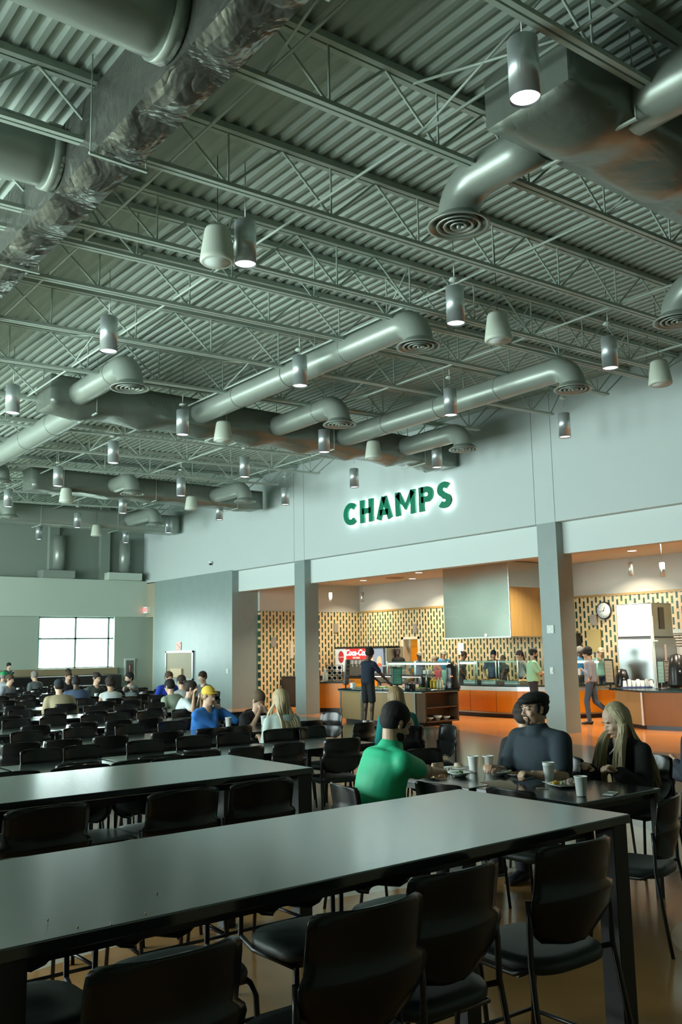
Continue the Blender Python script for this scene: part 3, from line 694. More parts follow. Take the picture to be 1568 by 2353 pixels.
def person(label, head, face, z0=None, skin='light', hair=('short', (.03, .02, .015)), shirt=(.2, .2, .2), sleeve='short', pants=(.03, .035, .05), sit=True, lean=8, hp=12, hy=0, ht_=0,
           hands=None, curl=(.5, .5), scale=1.0, lod=2, cap=None, beard=None, shorts=False, build=1.0, group=None, seat=True, legs=None, poles=None, eyes='open', hem=0, collar=False, shirt_rough=.85):
    """head: world point of the top of the head; face: heading; hands: world targets (left, right)"""
    F = V((face[0], face[1], 0)).normalized(); scale = scale*(1.12 if sit and lod else 1); S = scale; la = math.radians(lean)
    Pz = .535 if sit else .93
    spine = .47*S; offF = math.sin(la)*(spine+.16*S)
    base = V((head.x, head.y, 0))-F*offF
    root = thing('person', label, 'person', tuple(base), math.atan2(-F.x, F.y), group)
    inv = Matrix.Rotation(-root.rotation_euler[2], 3, 'Z')
    def loc(p): return inv @ (V(p)-base)
    zn = Pz*(1 if sit else S)
    Pv = V((0, 0, zn)); up = V((0, math.sin(la), math.cos(la))); N = Pv+up*spine
    # fit total height to the given head point
    need = head.z-(N.z+.255*S)
    N = N+V((0, 0, need*.8)); Pv = Pv+V((0, 0, 0 if sit else need*.8))
    if not sit: zn = Pv.z
    vox = (.0065, .012, .018)[lod]; bl = build
    skm = cm(SK[skin], .5); SKIN = MB(); sh = MB(); pa = MB()
    X = V((1, 0, 0)); sw = .178*S*(.5+.5*bl)
    def spn(t): return Pv.lerp(N, t)+V((0, -.025*math.sin(PI*t)*(1 if lean > 5 else .3), 0))
    st = [(-.13, .10, .10), (-.05, .165*bl, .125*bl), (.12, .155*bl, .125*bl), (.35, .146*bl, .118*bl), (.6, .16*bl, .118*bl), (.80, .175*bl, .115), (.93, .15, .095), (1.0, .085, .07), (1.04, .055, .05)]
    def torso(mb, g, t0=-9, t1=9): mb.tube([spn(t) for t, a, b in st if t0 <= t <= t1], [((a+g)*S, (b+g)*S) for t, a, b in st if t0 <= t <= t1], 20, True, xa=X)
    torso(SKIN, -.006, -9, .96); torso(sh, .016, -.10 if not hem else -.13, .99)
    Sh = [N+up*(-.080*S)+V((s*sw, 0, 0)) for s in (-1, 1)]
    for s, p in zip((-1, 1), Sh):
        SKIN.cap(N+up*(-.07*S), p, .040*S, .048*S, flat=.9); sh.cap(N+up*(-.040*S)+V((s*.04*S, -.005, 0)), p+up*(-.004), .060*S, .064*S*bl, flat=1.0)
        sh.cap(p, spn(.6)+V((s*.09*S, 0, 0)), .06*S*bl, .07*S*bl)
    # neck and head
    Hp = math.radians(hp); HM = Matrix.Rotation(math.radians(hy), 3, 'Z') @ Matrix.Rotation(-Hp, 3, 'X') @ Matrix.Rotation(math.radians(ht_), 3, 'Y')
    Hc = N+V((0, .03*S+.045*math.sin(Hp), .135*S))
    def hd(p): return Hc+HM @ (V(p)*S)
    SKIN.tube([N+up*(-.06*S), N+up*(.03*S), hd((0, -.02, -.05)), hd((0, -.01, 0))], [.075*S, .056*S, .052*S, .05*S], 14)
    E = lambda mb, c, r, **k: mb.ell(hd(c), [q*S for q in r], HM, **k)
    E(SKIN, (0, -.012, .042), (.073, .093, .082)); E(SKIN, (0, .024, -.022), (.060, .064, .078)); E(SKIN, (0, .050, -.082), (.030, .028, .022)); E(SKIN, (0, .02, -.06), (.052, .05, .045))
    SKIN.tube([hd((0, .080, .022)), hd((0, .096, -.004)), hd((0, .104, -.020)), hd((0, .09, -.028))], [.007*S, .009*S, .013*S, .009*S], 8)
    if lod == 0:
        for s in (-1, 1):
            E(SKIN, (s*.011, .092, -.024), (.008, .010, .007)); E(SKIN, (s*.03, .074, .032), (.022, .013, .008)); E(SKIN, (s*.036, .060, -.022), (.022, .022, .022))
        E(SKIN, (0, .086, -.048), (.022, .011, .005)); E(SKIN, (0, .084, -.058), (.018, .011, .006)); E(SKIN, (0, .072, -.05), (.03, .02, .022))
    for s in (-1, 1):
        E(SKIN, (s*.074, -.008, -.002), (.009, .018, .030)); E(SKIN, (s*.080, -.014, .012), (.007, .014, .014))
    # arms
    hands = hands or (None, None)
    for i, s in enumerate((-1, 1)):
        tgt = hands[i]
        T = loc(tgt) if tgt is not None else (V((s*.16, .36, min(.80, Sh[i].z-.22))) if sit else V((s*(sw+.05), .06, zn-.08*S)))
        pole = (poles[i] if poles else None) or V((s*.32, -.35, -1))
        A, Bf = .285*S, .25*S
        T = T-(T-(Sh[i]+V((0, .05, -.2)))).normalized()*.075*S
        El, Wr = ik(Sh[i], T, A, Bf, pole)
        SKIN.cap(Sh[i], El, .047*S*bl, .038*S*(.5+.5*bl)); SKIN.cap(El, Wr, .040*S*(.5+.5*bl), .025*S)
        SKIN.ell(El.lerp(Wr, .25), (.041*S*bl,)*3)
        if sleeve == 'short': sh.cap(Sh[i], Sh[i].lerp(El, .72), .063*S*bl, .060*S*bl); 
        elif sleeve == 'elbow': sh.cap(Sh[i], El, .063*S*bl, .058*S); sh.cap(El, El.lerp(Wr, .15), .056*S, .055*S)
        elif sleeve == 'long': sh.cap(Sh[i], El, .061*S*bl, .051*S*bl); sh.cap(El, El.lerp(Wr, .93), .051*S*bl, .036*S)
        elif sleeve == 'wide': sh.cap(Sh[i], El, .07*S, .07*S); sh.cap(El, El.lerp(Wr, .9), .07*S, .06*S)
        # hand: palm, four fingers, thumb
        d = (Wr-El).normalized(); inw = V((-s, 0, 0)); side = (inw-d*inw.dot(d)).normalized() if abs(d.x) < .9 else V((0, 0, 1)); nrm = side.cross(d)*(1 if s < 0 else -1)
        if nrm.z > 0: nrm = -nrm
        c = curl[i]; pc = Wr+d*.045*S
        SKIN.cap(Wr, Wr+d*.075*S, .024*S, .033*S, flat=.5, xa=side)
        if lod < 2:
            for k, (o, l) in enumerate(((.027, .070), (.009, .078), (-.009, .074), (-.026, .058))):
                p = Wr+d*.085*S+side*o*S; a = 0; seg = [p]; dd = d
                for q in range(3):
                    a += c*1.0+(.12 if q else .05); dv = d*math.cos(a)+nrm*math.sin(a); p = p+dv*(l*(.45, .32, .26)[q]*S); seg.append(p)
                SKIN.tube([Wr+d*.06*S+side*o*S]+seg, [.0095*S, .0092*S, .0086*S, .0078*S, .0068*S], 8); SKIN.ell(seg[-1], (.0068*S,)*3, n=8, m=6)
            p = Wr+d*.03*S+side*.028*S; q1 = p+side*.022*S+d*.022*S+nrm*.012*S; q2 = q1+(d*.8+nrm*(.2+c)*.9+side*(.25-c*.4)).normalized()*.030*S; q3 = q2+(d*.8+nrm*(.3+c)-side*c*.6).normalized()*.024*S
            SKIN.tube([p-side*.01*S, q1, q2, q3], [.015*S, .0125*S, .0098*S, .0075*S], 8); SKIN.ell(q3, (.0075*S,)*3, n=8, m=6)
        else: SKIN.cap(Wr+d*.075*S, Wr+d*.13*S+nrm*.03*c*S, .03*S, .022*S, flat=.5, xa=side)
    # legs
    feet = []
    for i, s in enumerate((-1, 1)):
        Hj = Pv+V((s*.088*S, 0, -.01))
        if sit:
            K = V((s*.13*S, .44*S, Pv.z-.02)); An = V((s*.12*S, .40*S, .085))
            if legs: K, An = V(legs[i][0]), V(legs[i][1])
        else:
            K = V((s*.10*S, .03, Pv.z*.53)); An = V((s*.11*S, -.02, .085*S))
            if legs: K, An = V(legs[i][0]), V(legs[i][1])
        SKIN.cap(Hj, K, .080*S*bl, .052*S); SKIN.cap(K, An, .052*S, .034*S); SKIN.ell(K.lerp(An, .28)+V((0, -.015, 0)), (.05*S,)*3)
        pa.cap(Hj, K if not shorts else Hj.lerp(K, .85), .093*S*bl, .068*S if not shorts else .088*S)
        if not shorts: pa.cap(K, K.lerp(An, .96), .067*S, .050*S)
        td = V((0.12*s, 1, 0)).normalized(); q = V((An.x, An.y, 0))
        SKIN.cap(An, q+V((0, 0, .05))+td*.02, .034*S, .034*S)
        f = MB(); f.tube([q-td*.075*S+V((0, 0, .03)), q-td*.045*S+V((0, 0, .045)), q+td*.03*S+V((0, 0, .048)), q+td*.12*S+V((0, 0, .034)), q+td*.18*S+V((0, 0, .022))], [(.024*S, .028), (.036*S, .045), (.04*S, .046), (.045*S, .033), (.026*S, .018)], 12, True, xa=V((0, 0, 1)).cross(td)); feet.append(f)
    pa.cap(Pv+V((-.05*S, 0, 0)), Pv+V((.05*S, 0, 0)), .115*S*bl, .115*S*bl); pa.tube([spn(-.1), spn(.03)], [(.165*bl*S, .13*bl*S)]*2, 16, xa=X)
    if collar:
        sh.tube([N+up*(-.075*S), N+up*(-.02*S)+V((0, .006, 0)), N+up*(.03*S)+V((0, .012, 0)), N+up*(.042*S)+V((0, .012, 0))], [.11*S, .088*S, .073*S, .066*S], 18, xa=X)
    body = remesh(SKIN, 'body', skm, root, vox, 3)
    shirt_o = remesh(sh, 'shirt', cm(shirt, shirt_rough, bump=.25, bscale=9), root, vox*1.25, (40, 14, 7)[lod])
    remesh(pa, 'trousers' if not shorts else 'shorts', cm(pants, .8), root, vox*1.4, 3)
    for f in feet: f.obj('shoe', cm((.015, .015, .018), .5), root)
    # eyes and brows
    if lod < 2:
        for s in (-1, 1):
            if eyes == 'open':
                e = MB(); e.ell(hd((s*.030, .0765, .012)), (.0125*S, .010*S, .0075*S), HM, n=12, m=8); eo = e.obj('eye', cm((.6, .58, .55), .2), root)
                e = MB(); e.ell(hd((s*.030, .0845, .012)), (.0055*S, .003*S, .0058*S), HM, n=10, m=6); e.obj('iris', cm((.02, .012, .01), .2), eo)
            else:
                e = MB(); e.tube([hd((s*.018, .083, .006)), hd((s*.030, .0865, .002)), hd((s*.044, .078, .006))], [.0015, .0024, .0015], 6); e.obj('eyelash', cm((.03, .02, .015), .6), root)
            e = MB(); e.tube([hd((s*.014, .0885, .033)), hd((s*.030, .089, .039)), hd((s*.050, .073, .033))], [.003, .0036, .002], 6); e.obj('eyebrow', cm(tuple(c*.8 for c in hair[1]) if hair[1] else (.03, .02, .01), .8), root)
        e = MB(); e.tube([hd((-.021, .0885, -.053)), hd((0, .098, -.0525)), hd((.021, .0885, -.053))], [.0015, .0026, .0015], 6); e.obj('mouth', cm((.25, .09, .07), .6), root)
    # hair
    kind, hc = hair; hm = cm(hc, .8, noise=.35, nscale=60) if hc else None
    h = MB()
    if kind in ('short', 'curly', 'bun', 'long', 'buzz', 'pony'):
        g = {'short': .008, 'curly': .022, 'bun': .006, 'long': .010, 'buzz': .001, 'pony': .006}[kind]
        if not cap: E(h, (0, -.022, .056), (.077+g, .093+g, .078+g))
        else: E(h, (0, -.026, .02), (.077+g*.4, .086+g*.4, .06))
        if kind == 'long' and lod == 0: h = MB(); E(h, (0, -.034, .056), (.083, .090, .084))
        E(h, (0, -.045, .012), (.075+g*.8, .062+g, .07))
        for s in (-1, 1): E(h, (s*.068, .015, .02), (.010+g*.6, .022, .03+(.012 if beard else 0)))
        if kind == 'curly':
            rr = random.Random(3)
            for _ in range(60):
                a, b = rr.uniform(0, 2*PI), rr.uniform(.15, 1.5); E(h, (.092*math.sin(b)*math.cos(a), -.03+.105*math.sin(b)*math.sin(a)*(.7 if math.sin(a) > 0 else 1), .055+.098*math.cos(b)), (.022, .022, .022), n=8, m=6)
        if kind == 'bun': E(h, (0, -.12, .09), (.036, .034, .034))
        ho = remesh(h, 'hair', hm, root, max(.007, vox*.8), 2)
        if kind in ('long', 'pony'):
            rr = random.Random(int(head.x*91)); L = hair_len.get(label[:20], .42)
            nn = 230 if lod == 0 else 80
            back = V((0, -1, 0))
            for q in range(2 if lod == 0 else 1):
                hs = MB()
                for k in range(nn):
                    a = rr.uniform(-2.35, 2.35) if kind == 'long' else rr.uniform(-.25, .25)
                    dirx, diry = math.sin(a), -math.cos(a)
                    top = hd((.060*dirx*.5, -.02+.05*diry*.5, .128)); s1 = hd((.086*dirx, -.018+.098*diry*(1 if diry < 0 else .62), .07)); s2 = hd((.094*dirx, -.012+.108*diry*(1 if diry < 0 else .42), -.02))
                    sidev = 1 if dirx > 0 else -1
                    if diry > -.3 and kind == 'long': # fall over the chest
                        s3 = V((sidev*rr.uniform(.055, .12), N.y+.10+rr.uniform(-.02, .035), N.z+.00)); s4 = V((s3.x*1.05+rr.uniform(-.02, .02), s3.y+.05+math.sin(la)*-.02, N.z-.16)); s5 = V((s4.x+rr.uniform(-.03, .03), s4.y+rr.uniform(-.01, .03), N.z-.16-rr.uniform(.06, L*.45)))
                    else:
                        s3 = N+V((dirx*.11, -.095+rr.uniform(-.02, .01), -.02)); s4 = spn(.68)+V((dirx*.13+rr.uniform(-.02, .02), -.16, 0)); s5 = spn(max(.1, .68-L*.9))+V((dirx*.12+rr.uniform(-.04, .04), -.165+rr.uniform(-.02, .01), rr.uniform(-.05, .05)))
                    P = [top, s1, s2, s3, s4, s5]
                    # smooth through the control points
                    C = []
                    for i in range(5):
                        p0, p1, p2, p3 = P[max(i-1, 0)], P[i], P[i+1], P[min(i+2, 5)]
                        for t in (0, .33, .66): C.append(.5*((2*p1)+(p2-p0)*t+(2*p0-5*p1+4*p2-p3)*t*t+(3*p1-p0-3*p2+p3)*t**3))
                    C.append(P[5]); m_ = len(C)
                    hs.tube(C, [((.012 if lod == 0 else .018)*(.9-.75*(i/m_)**2)*rr.uniform(.7, 1)*(.35 if i == 0 else 1), .005) for i in range(m_)], 6)
                hc2 = tuple(min(1, c*(1.45 if q else 1)) for c in hc)
                hs.obj('hair_strands', cm(hc2, .5), ho)
    if beard:
        b = MB(); E(b, (0, .030, -.062), (.062, .056, .050)); E(b, (0, .052, -.088), (.036, .034, .028)); E(b, (0, .088, -.036), (.027, .013, .008))
        if beard[1] == 'goatee':
            b = MB(); E(b, (0, .060, -.082), (.024, .026, .022)); E(b, (0, .087, -.036), (.027, .012, .007))
            for s in (-1, 1): E(b, (s*.026, .078, -.055), (.006, .008, .02))
        remesh(b, 'beard', cm(beard[0], .85), root, max(.006, vox*.6), 2)
    if cap:
        c = MB()
        if cap[1] == 'flat':
            E(c, (0, -.015, .078), (.092, .115, .052)); E(c, (0, .035, .072), (.082, .088, .034)); E(c, (0, -.05, .05), (.084, .075, .045)); E(c, (0, .098, .058), (.062, .045, .010)); remesh(c, 'flat_cap', cm(cap[0], .8), root, .007, 3)
        else:
            E(c, (0, -.016, .062), (.083, .100, .082)); co = remesh(c, 'cap', cm(cap[0], .8), root, .008, 2)
            s = cap[2] if len(cap) > 2 else 1
            c = MB(); c.loft([[hd((.07*math.cos(a)*1.0, s*(.055+.085*math.sin(a)*k)-.01, .072-.015*k*math.sin(a)+dz)) for a in [PI*j/10 for j in range(11)]] for k, dz in ((0, .004), (1, .0), (1, -.005), (0, -.004))], closed=False, caps=False); c.obj('cap_brim', cm(cap[0], .8), co)
    if seat and sit:
        chair(base.x-F.x*.02, base.y-F.y*.02, (F.x, F.y), 'black chair under the '+' '.join(label.split(',')[0].split()[:11]), 'occupied dining chairs'); PPL.append((label[:30], round(base.x, 2), round(base.y, 2), [round(F.x, 1), round(F.y, 1)])); SEATS.append((base.x, base.y))
    return root, Pv, N, Hc, HM
hair_len = {}; SEATS = []; PPL = []; H_ = lambda px, py, z: on(px, py, z=z)
BLK, DBR, BRN, BLO, GRY = (.008, .007, .007), (.025, .015, .010), (.07, .04, .02), (.42, .32, .16), (.22, .21, .19)
PE = {}
# the group of three at the near square tables
PE['green'] = person('bearded man in a bright green polo eating with both hands raised over his plate', H_(906, 1617, 1.37), (1, -.18), scale=1.12, skin='light', hair=('short', BLK), shirt=(.02, .48, .24), sleeve='short', pants=(.02, .02, .03), lean=14, hp=24, lod=0,
    hands=(H_(960, 1752, .90)+V((.02, .10, 0)), H_(1022, 1768, .86)), curl=(.75, .85), beard=((.012, .009, .008), 'full'), build=1.12, collar=True, shirt_rough=.6, poles=(V((-.3, -.3, -1)), V((.35, -.3, -1))))
PE['capman'] = person('man in a black flat cap and dark navy polo holding a white cup', H_(1230, 1589, 1.39), (-1, .02), scale=1.12, skin='light', hair=('short', BLK), shirt=(.014, .026, .036), sleeve='short', pants=(.02, .02, .03), lean=5, hp=4, hy=-12, lod=0,
    hands=(H_(1212, 1782, .80), H_(1118, 1768, .80)+V((.03, .02, 0))), curl=(1.0, .6), cap=((.006, .007, .008), 'flat'), beard=((.05, .035, .025), 'goatee'), build=1.25, collar=True, poles=(V((-.55, -.4, -.9)), V((.45, -.4, -.9))))
hair_len['smiling blonde woma'] = .5; hair_len['smiling blonde woman'] = .55
PE['blonde'] = person('smiling blonde woman in a black top looking down at her phone', H_(1415, 1621, 1.27), (-1, .06), skin='pale', hair=('long', (.36, .31, .19)), shirt=(.006, .008, .008), sleeve='wide', pants=(.01, .01, .012), lean=14, hp=28, hy=-30, lod=0, scale=1.06,
    hands=(V((6.02, 4.38, .80)), V((6.02, 4.62, .80))), eyes='down', build=.98)
PE['teal'] = person('woman with curly light brown hair in a teal shirt, seen from behind', H_(910, 1583, 1.27), (.35, 1), hair=('long', (.24, .16, .075)), shirt=(.0, .20, .19), sleeve='elbow', lean=8, hp=16, lod=1, scale=.95, hands=None)
# middle rows
PE['yellow'] = person('woman in a yellow and white cap and blue long-sleeved shirt, hands at her mouth', H_(480, 1580, 1.28), (.28, -1), hair=('pony', (.28, .19, .09)), shirt=(.03, .17, .52), sleeve='long', lean=12, hp=6, lod=1, scale=.95, cap=((.75, .50, .06), 'ball'),
    hands=(V((6.55, 11.10, 1.06)), V((6.47, 11.08, 1.06))), curl=(.9, .9), poles=(V((-.4, .4, -1)), V((.4, .4, -1))))
PE['eat'] = person('person in a black lettered T-shirt bent over eating a sandwich', H_(596, 1593, 1.17), (.05, -1), hair=('short', (.12, .08, .045)), shirt=(.01, .01, .012), lean=26, hp=32, lod=1, scale=.97, hands=(V((7.15, 10.86, .96)), V((7.05, 10.86, .96))), curl=(.7, .7), eyes='down', poles=(V((-.7, 0, -.9)), V((.7, 0, -.9))))
hair_len['woman with very long'] = .75
PE['lblonde'] = person('woman with very long straight blonde hair and a pale top, seen from behind', H_(645, 1588, 1.27), (.02, 1), hair=('long', (.42, .33, .19)), shirt=(.42, .50, .46), sleeve='elbow', lean=6, hp=8, lod=1, scale=.95)
PE['brun'] = person('dark-haired woman in a white T-shirt resting her head on her hand', H_(441, 1566, 1.28), (.9, -.55), hair=('bun', DBR), shirt=(.45, .50, .50), lean=16, hp=12, lod=1, scale=.95, hands=(H_(462, 1600, 1.02), H_(448, 1592, 1.12)), poles=(V((-.2, .3, -1)), V((.2, .2, -1))))
PE['sage'] = person('black-haired man in a pale sage shirt leaning over his table, back turned', H_(388, 1565, 1.22), (-.35, 1), hair=('short', BLK), shirt=(.27, .33, .25), sleeve='elbow', lean=22, hp=20, lod=1, build=1.12)
PE['hood'] = person('dark-haired person in a white hooded top, seen from behind', H_(418, 1555, 1.26), (-.2, 1), hair=('short', DBR), shirt=(.50, .54, .54), sleeve='long', lean=5, lod=2)
PE['blue'] = person('man in a royal blue shirt leaning on the table facing the camera', H_(389, 1545, 1.31), (.1, -1), hair=('short', BRN), shirt=(.012, .05, .42), lean=14, hp=12, lod=2, build=1.1)
PE['tee'] = person('young man in a dark grey T-shirt standing up straighter beside the grey wall', H_(466, 1545, 1.30), (-1, -.25), hair=('short', DBR), shirt=(.07, .09, .09), lean=10, lod=2, build=1.05)
PE['tan'] = person('broad man in a tan T-shirt and black cap with a white patch, back turned', H_(135, 1564, 1.27), (0.05, 1), hair=('short', BLK), shirt=(.33, .28, .17), lean=18, hp=14, lod=1, cap=((.01, .02, .03), 'ball', -1), build=1.2)
PE['slate'] = person('dark-skinned man in a slate blue shirt, back turned, next to the tan shirt', H_(175, 1555, 1.29), (.1, 1), skin='dark', hair=('buzz', BLK), shirt=(.06, .095, .17), lean=10, lod=2, build=1.15)
PE['tank'] = person('woman in a white strappy top with dark hair, seen from behind', H_(254, 1560, 1.24), (.1, 1), skin='tan', hair=('curly', DBR), shirt=(.55, .6, .58), sleeve='none', lean=8, lod=2, scale=.95)
PE['shades'] = person('man with sunglasses pushed up on his hair, facing the camera', H_(223, 1547, 1.32), (.25, -1), hair=('bun', DBR), shirt=(.05, .065, .055), lean=12, hp=12, lod=2)
PE['beard'] = person('bearded man in a grey shirt with his elbows up, seen from the side', H_(297, 1547, 1.30), (-1, -.15), hair=('short', BLK), shirt=(.15, .18, .17), sleeve='elbow', lean=10, hp=4, lod=2, beard=((.02, .015, .012), 'full'),
    hands=(H_(272, 1580, 1.05), H_(276, 1576, 1.08)), poles=(V((-.2, .2, -1)), V((.2, .2, -1))))
PE['mid'] = person('short-haired man in black at the centre back table under the window', H_(157, 1544, 1.30), (.1, -1), hair=('short', BRN), shirt=(.01, .012, .014), lean=12, hp=14, lod=2)
PE['bmid'] = person('man half hidden behind the short-haired man in black', H_(157, 1538, 1.30), (.1, -1), hair=('short', DBR), shirt=(.02, .03, .04), lean=8, lod=2)
PE['backman'] = person('grey-haired man in a grey T-shirt at the back, facing away', H_(80, 1544, 1.29), (-.55, 1), hair=('short', GRY), shirt=(.10, .12, .12), lean=6, lod=2, build=1.1)
PE['gcap'] = person('man in a green cap and pale grey shirt cut by the picture edge', H_(9, 1545, 1.30), (.9, .5), hair=('short', GRY), shirt=(.35, .38, .40), lean=14, lod=2, cap=((.02, .33, .12), 'ball', 1))
PE['gside'] = person('person in a grey T-shirt just behind the green cap', H_(24, 1552, 1.26), (.6, -.9), hair=('short', BRN), shirt=(.22, .24, .27), lean=14, lod=2)
PE['wave'] = person('dark-haired person in a dark green top raising one hand by the end wall', H_(20, 1522, 1.56), (.2, -1), hair=('short', BLK), shirt=(.012, .06, .045), sleeve='long', sit=False, lean=3, lod=2, scale=.88, hands=(H_(33, 1530, 1.5), None), seat=False, poles=(V((-.5, 0, -1)), V((.9, -.5, -.9))))
# standing people
def on_floor(px, py, z=0): return on(px, py, z=z)
p = on_floor(851, 1673); PE['navy'] = person('tall man in a navy T-shirt and black shorts standing at the food island', V((p.x, p.y, on(845, 1489, X=p.x).z)), (1, .12), skin='dark', hair=('curly', BLK), shirt=(.006, .016, .034), pants=(.006, .007, .009), shorts=True, sit=False, lean=4, hp=26, lod=1, hem=1,
    hands=(V((p.x+.4, p.y+.05, .98)), V((p.x+.42, p.y-.25, 1.0))), seat=False)
for s in (-.11, .11):
    r = PE['navy'][0]; c = MB(); c.tube([(s, -.02, .06), (s, -.02, .17)], .043, 12); c.obj('sock', M['white'], r)
p = on_floor(1362, 1664); PE['walk'] = person('man in a grey jumper and jeans walking with a white cup', V((p.x, p.y, on(1365, 1489, X=p.x).z)), (-.45, .9), skin='tan', hair=('curly', BLK), shirt=(.24, .24, .27), pants=(.045, .07, .10), sleeve='long', sit=False, lean=2, hp=12, lod=1, hem=1,
    hands=(on(1338, 1538, X=p.x-.1), on(1355, 1563, X=p.x-.25)), seat=False, legs=(((-.09, .10, .50), (-.1, .06, .09)), ((.09, -.06, .50), (.10, -.42, .20))))
p = on(1224, 1489, X=16.7); PE['mint'] = person('man in a pale green T-shirt queuing at the glass counter', p, (.75, -.65), skin='tan', hair=('short', BLK), shirt=(.30, .55, .34), pants=(.02, .02, .025), sit=False, lean=2, hp=8, lod=1, hem=1, seat=False, build=1.08, beard=((.015, .01, .01), 'full'),
    hands=(V((p.x+.42, p.y-.1, 1.12)), V((p.x+.32, p.y-.32, 1.12))))
# kitchen staff behind the counters
for k, (px, py, X, f, sk, hr, shc, cp, lab) in enumerate((
    (914, 1489, 19.35, (-.4, -.9), 'dark', ('buzz', BLK), (.01, .012, .012), None, 'server in black standing in front of the orange door'),
    (963, 1497, 19.2, (-.2, -1), 'dark', ('short', BLK), (.16, .22, .36), (.28, .28, .22), 'server in a grey-blue shirt and olive cap beside the orange door'),
    (1001, 1506, 18.5, (-.9, .4), 'tan', ('short', BRN), (.30, .10, .08), (.25, .22, .16), 'server in a red top and brown cap bending down behind the counter'),
    (1019, 1493, 19.5, (-.5, -.8), 'tan', ('short', DBR), (.03, .25, .45), (.45, .42, .33), 'server in a bright blue shirt and cream cap'),
    (1065, 1496, 19.6, (.8, -.6), 'brown', ('bun', DBR), (.03, .03, .03), None, 'dark-clothed server under the paper notice'),
    (1134, 1493, 18.7, (-.6, -.7), 'tan', ('short', BLK), (.03, .06, .12), (.01, .02, .05), 'server in a navy cap behind the glass guard'),
    (1155, 1505, 19.3, (-.2, -.9), 'tan', ('short', BRN), (.05, .06, .06), (.12, .12, .09), 'server in an olive cap partly behind the navy cap'),
    (1196, 1494, 18.6, (-.8, .4), 'tan', ('pony', DBR), (.16, .20, .18), (.06, .04, .05), 'server in a dark cap beside the man in pale green'),
    (1331, 1484, 19.3, (.3, -.9), 'dark', ('short', GRY), (.05, .22, .50), None, 'grey-haired server in blue beside the black coffee machine'),
    (1380, 1487, 19.65, (-.6, -.8), 'tan', ('short', DBR), (.12, .26, .20), (.40, .35, .24), 'server in a green shirt and beige cap beyond the walking man'))):
    q = on(px, py, X=X)
    PE['st%d' % k] = person(lab, q, f, skin=sk, hair=hr, shirt=shc, cap=(cp, 'ball') if cp else None, sit=False, lean=6, hp=18, lod=2, scale=q.z/1.78, group='kitchen staff', seat=False)
# dark shape of a person cut by the picture edge and the one behind the capped man
PE['edge'] = person('person in a dark coat seated at the picture edge beside the food counter', on(1606, 1612, z=1.2), (.3, 1), hair=('short', BLK), shirt=(.01, .02, .03), sleeve='long', lod=2)
PE['behind'] = person('dark-haired person hidden behind the man in the flat cap', on(1203, 1636, z=1.06), (.6, .8), hair=('curly', (.03, .02, .015)), shirt=(.02, .02, .022), lod=2)
# sleeve and chest lettering, sunglasses, cup in hands
r, Pv, N, Hc, HM = PE['green']
lx = on(946, 1763, z=1.0)
def world_to(root, p): return Matrix.Rotation(-root.rotation_euler[2], 3, 'Z') @ (V(p)-root.location)
r, Pv, N, Hc, HM = PE['eat']; text_mesh('chest_lettering', 'IN\nSOCCER', .07, cm((.35, .33, .28)), r, .003, loc=(0, Pv.lerp(N, .62).y+.135, Pv.lerp(N, .62).z-.01), rot=(PI/2-.45, 0, PI))
r, Pv, N, Hc, HM = PE['shades']
c = MB()
for s in (-1, 1): c.ell(Hc+HM @ V((s*.035, .075, .10)), (.026, .01, .018))
c.obj('sunglasses', M['black'], r)
r, Pv, N, Hc, HM = PE['tan']; c = MB(); c.ell(Hc+HM @ V((0, -.098, .085)), (.045, .022, .028)); c.obj('cap_patch', M['white'], r)
r, Pv, N, Hc, HM = PE['tee']
r, Pv, N, Hc, HM = PE['blonde']; c = MB(); c.tube([N+V((-.06, .11, -.03)), N+V((0, .15, -.11))], [(.02, .01), (.012, .006)], 8); c.obj('shirt_collar', M['white'], r)

# ------------------------------------------------------------ low tables in rows
ROWS = [(8.32, 6.6, [2.6, 3.27, 3.70, 4.35, 4.95, 5.45, 6.06, 6.58], [3.1, 3.86, 4.30, 4.76, 5.27]), (10.5, 7.55, [3.9, 4.55, 5.22, 5.82, 7.1], [3.36, 3.82, 4.38, 5.08, 5.62, 6.03, 7.1]),
        (12.75, 7.6, [4.5, 5.07, 5.68, 6.04, 6.6, 7.2], [4.3, 4.95, 5.47, 5.92, 6.9, 7.35]), (15.0, 8.2, None, None), (17.78, 9.6, None, None), (19.95, 10.4, None, None), (22.2, 11.3, None, None), (24.4, 11.3, None, None), (26.7, 11.3, None, None)]
for ri, (yc, xe, far, near) in enumerate(ROWS):
    x = xe-.475; k = 0
    while x > .30*yc-1.3 and x > .5:
        if not any(abs(a-x) < .48 and abs(b-yc) < .56 for a, b in SEATS): dup(lt, (x, yc, 0), 0, 'square dark table in low row %s from the camera, %s from the serving side' % (ORD[ri], ORD[k]), 'square low tables')
        x -= .955; k += 1
    for sgn, lst, nm in ((-1, far, 'end-wall side'), (1, near, 'camera side')):
        if lst is None:
            lst = []; x = xe-.3-R_.uniform(0, .2)
            while x > .30*yc-.5: lst.append(x); x -= R_.choice((.52, .56, .62, .7))
        for k, x in enumerate(sorted(lst, reverse=True)):
            y = yc-sgn*(.45+R_.uniform(-.03, .03)) if sgn < 0 else yc-.45+R_.uniform(-.03, .03)
            if any((x-a)**2+(y-b)**2 < .46**2 for a, b in SEATS): continue
            a = R_.uniform(-.10, .10); chair(x, y, (a, sgn), 'empty black chair on the %s of low row %s, %s from the serving side' % (nm, ORD[ri], ORD[k]))
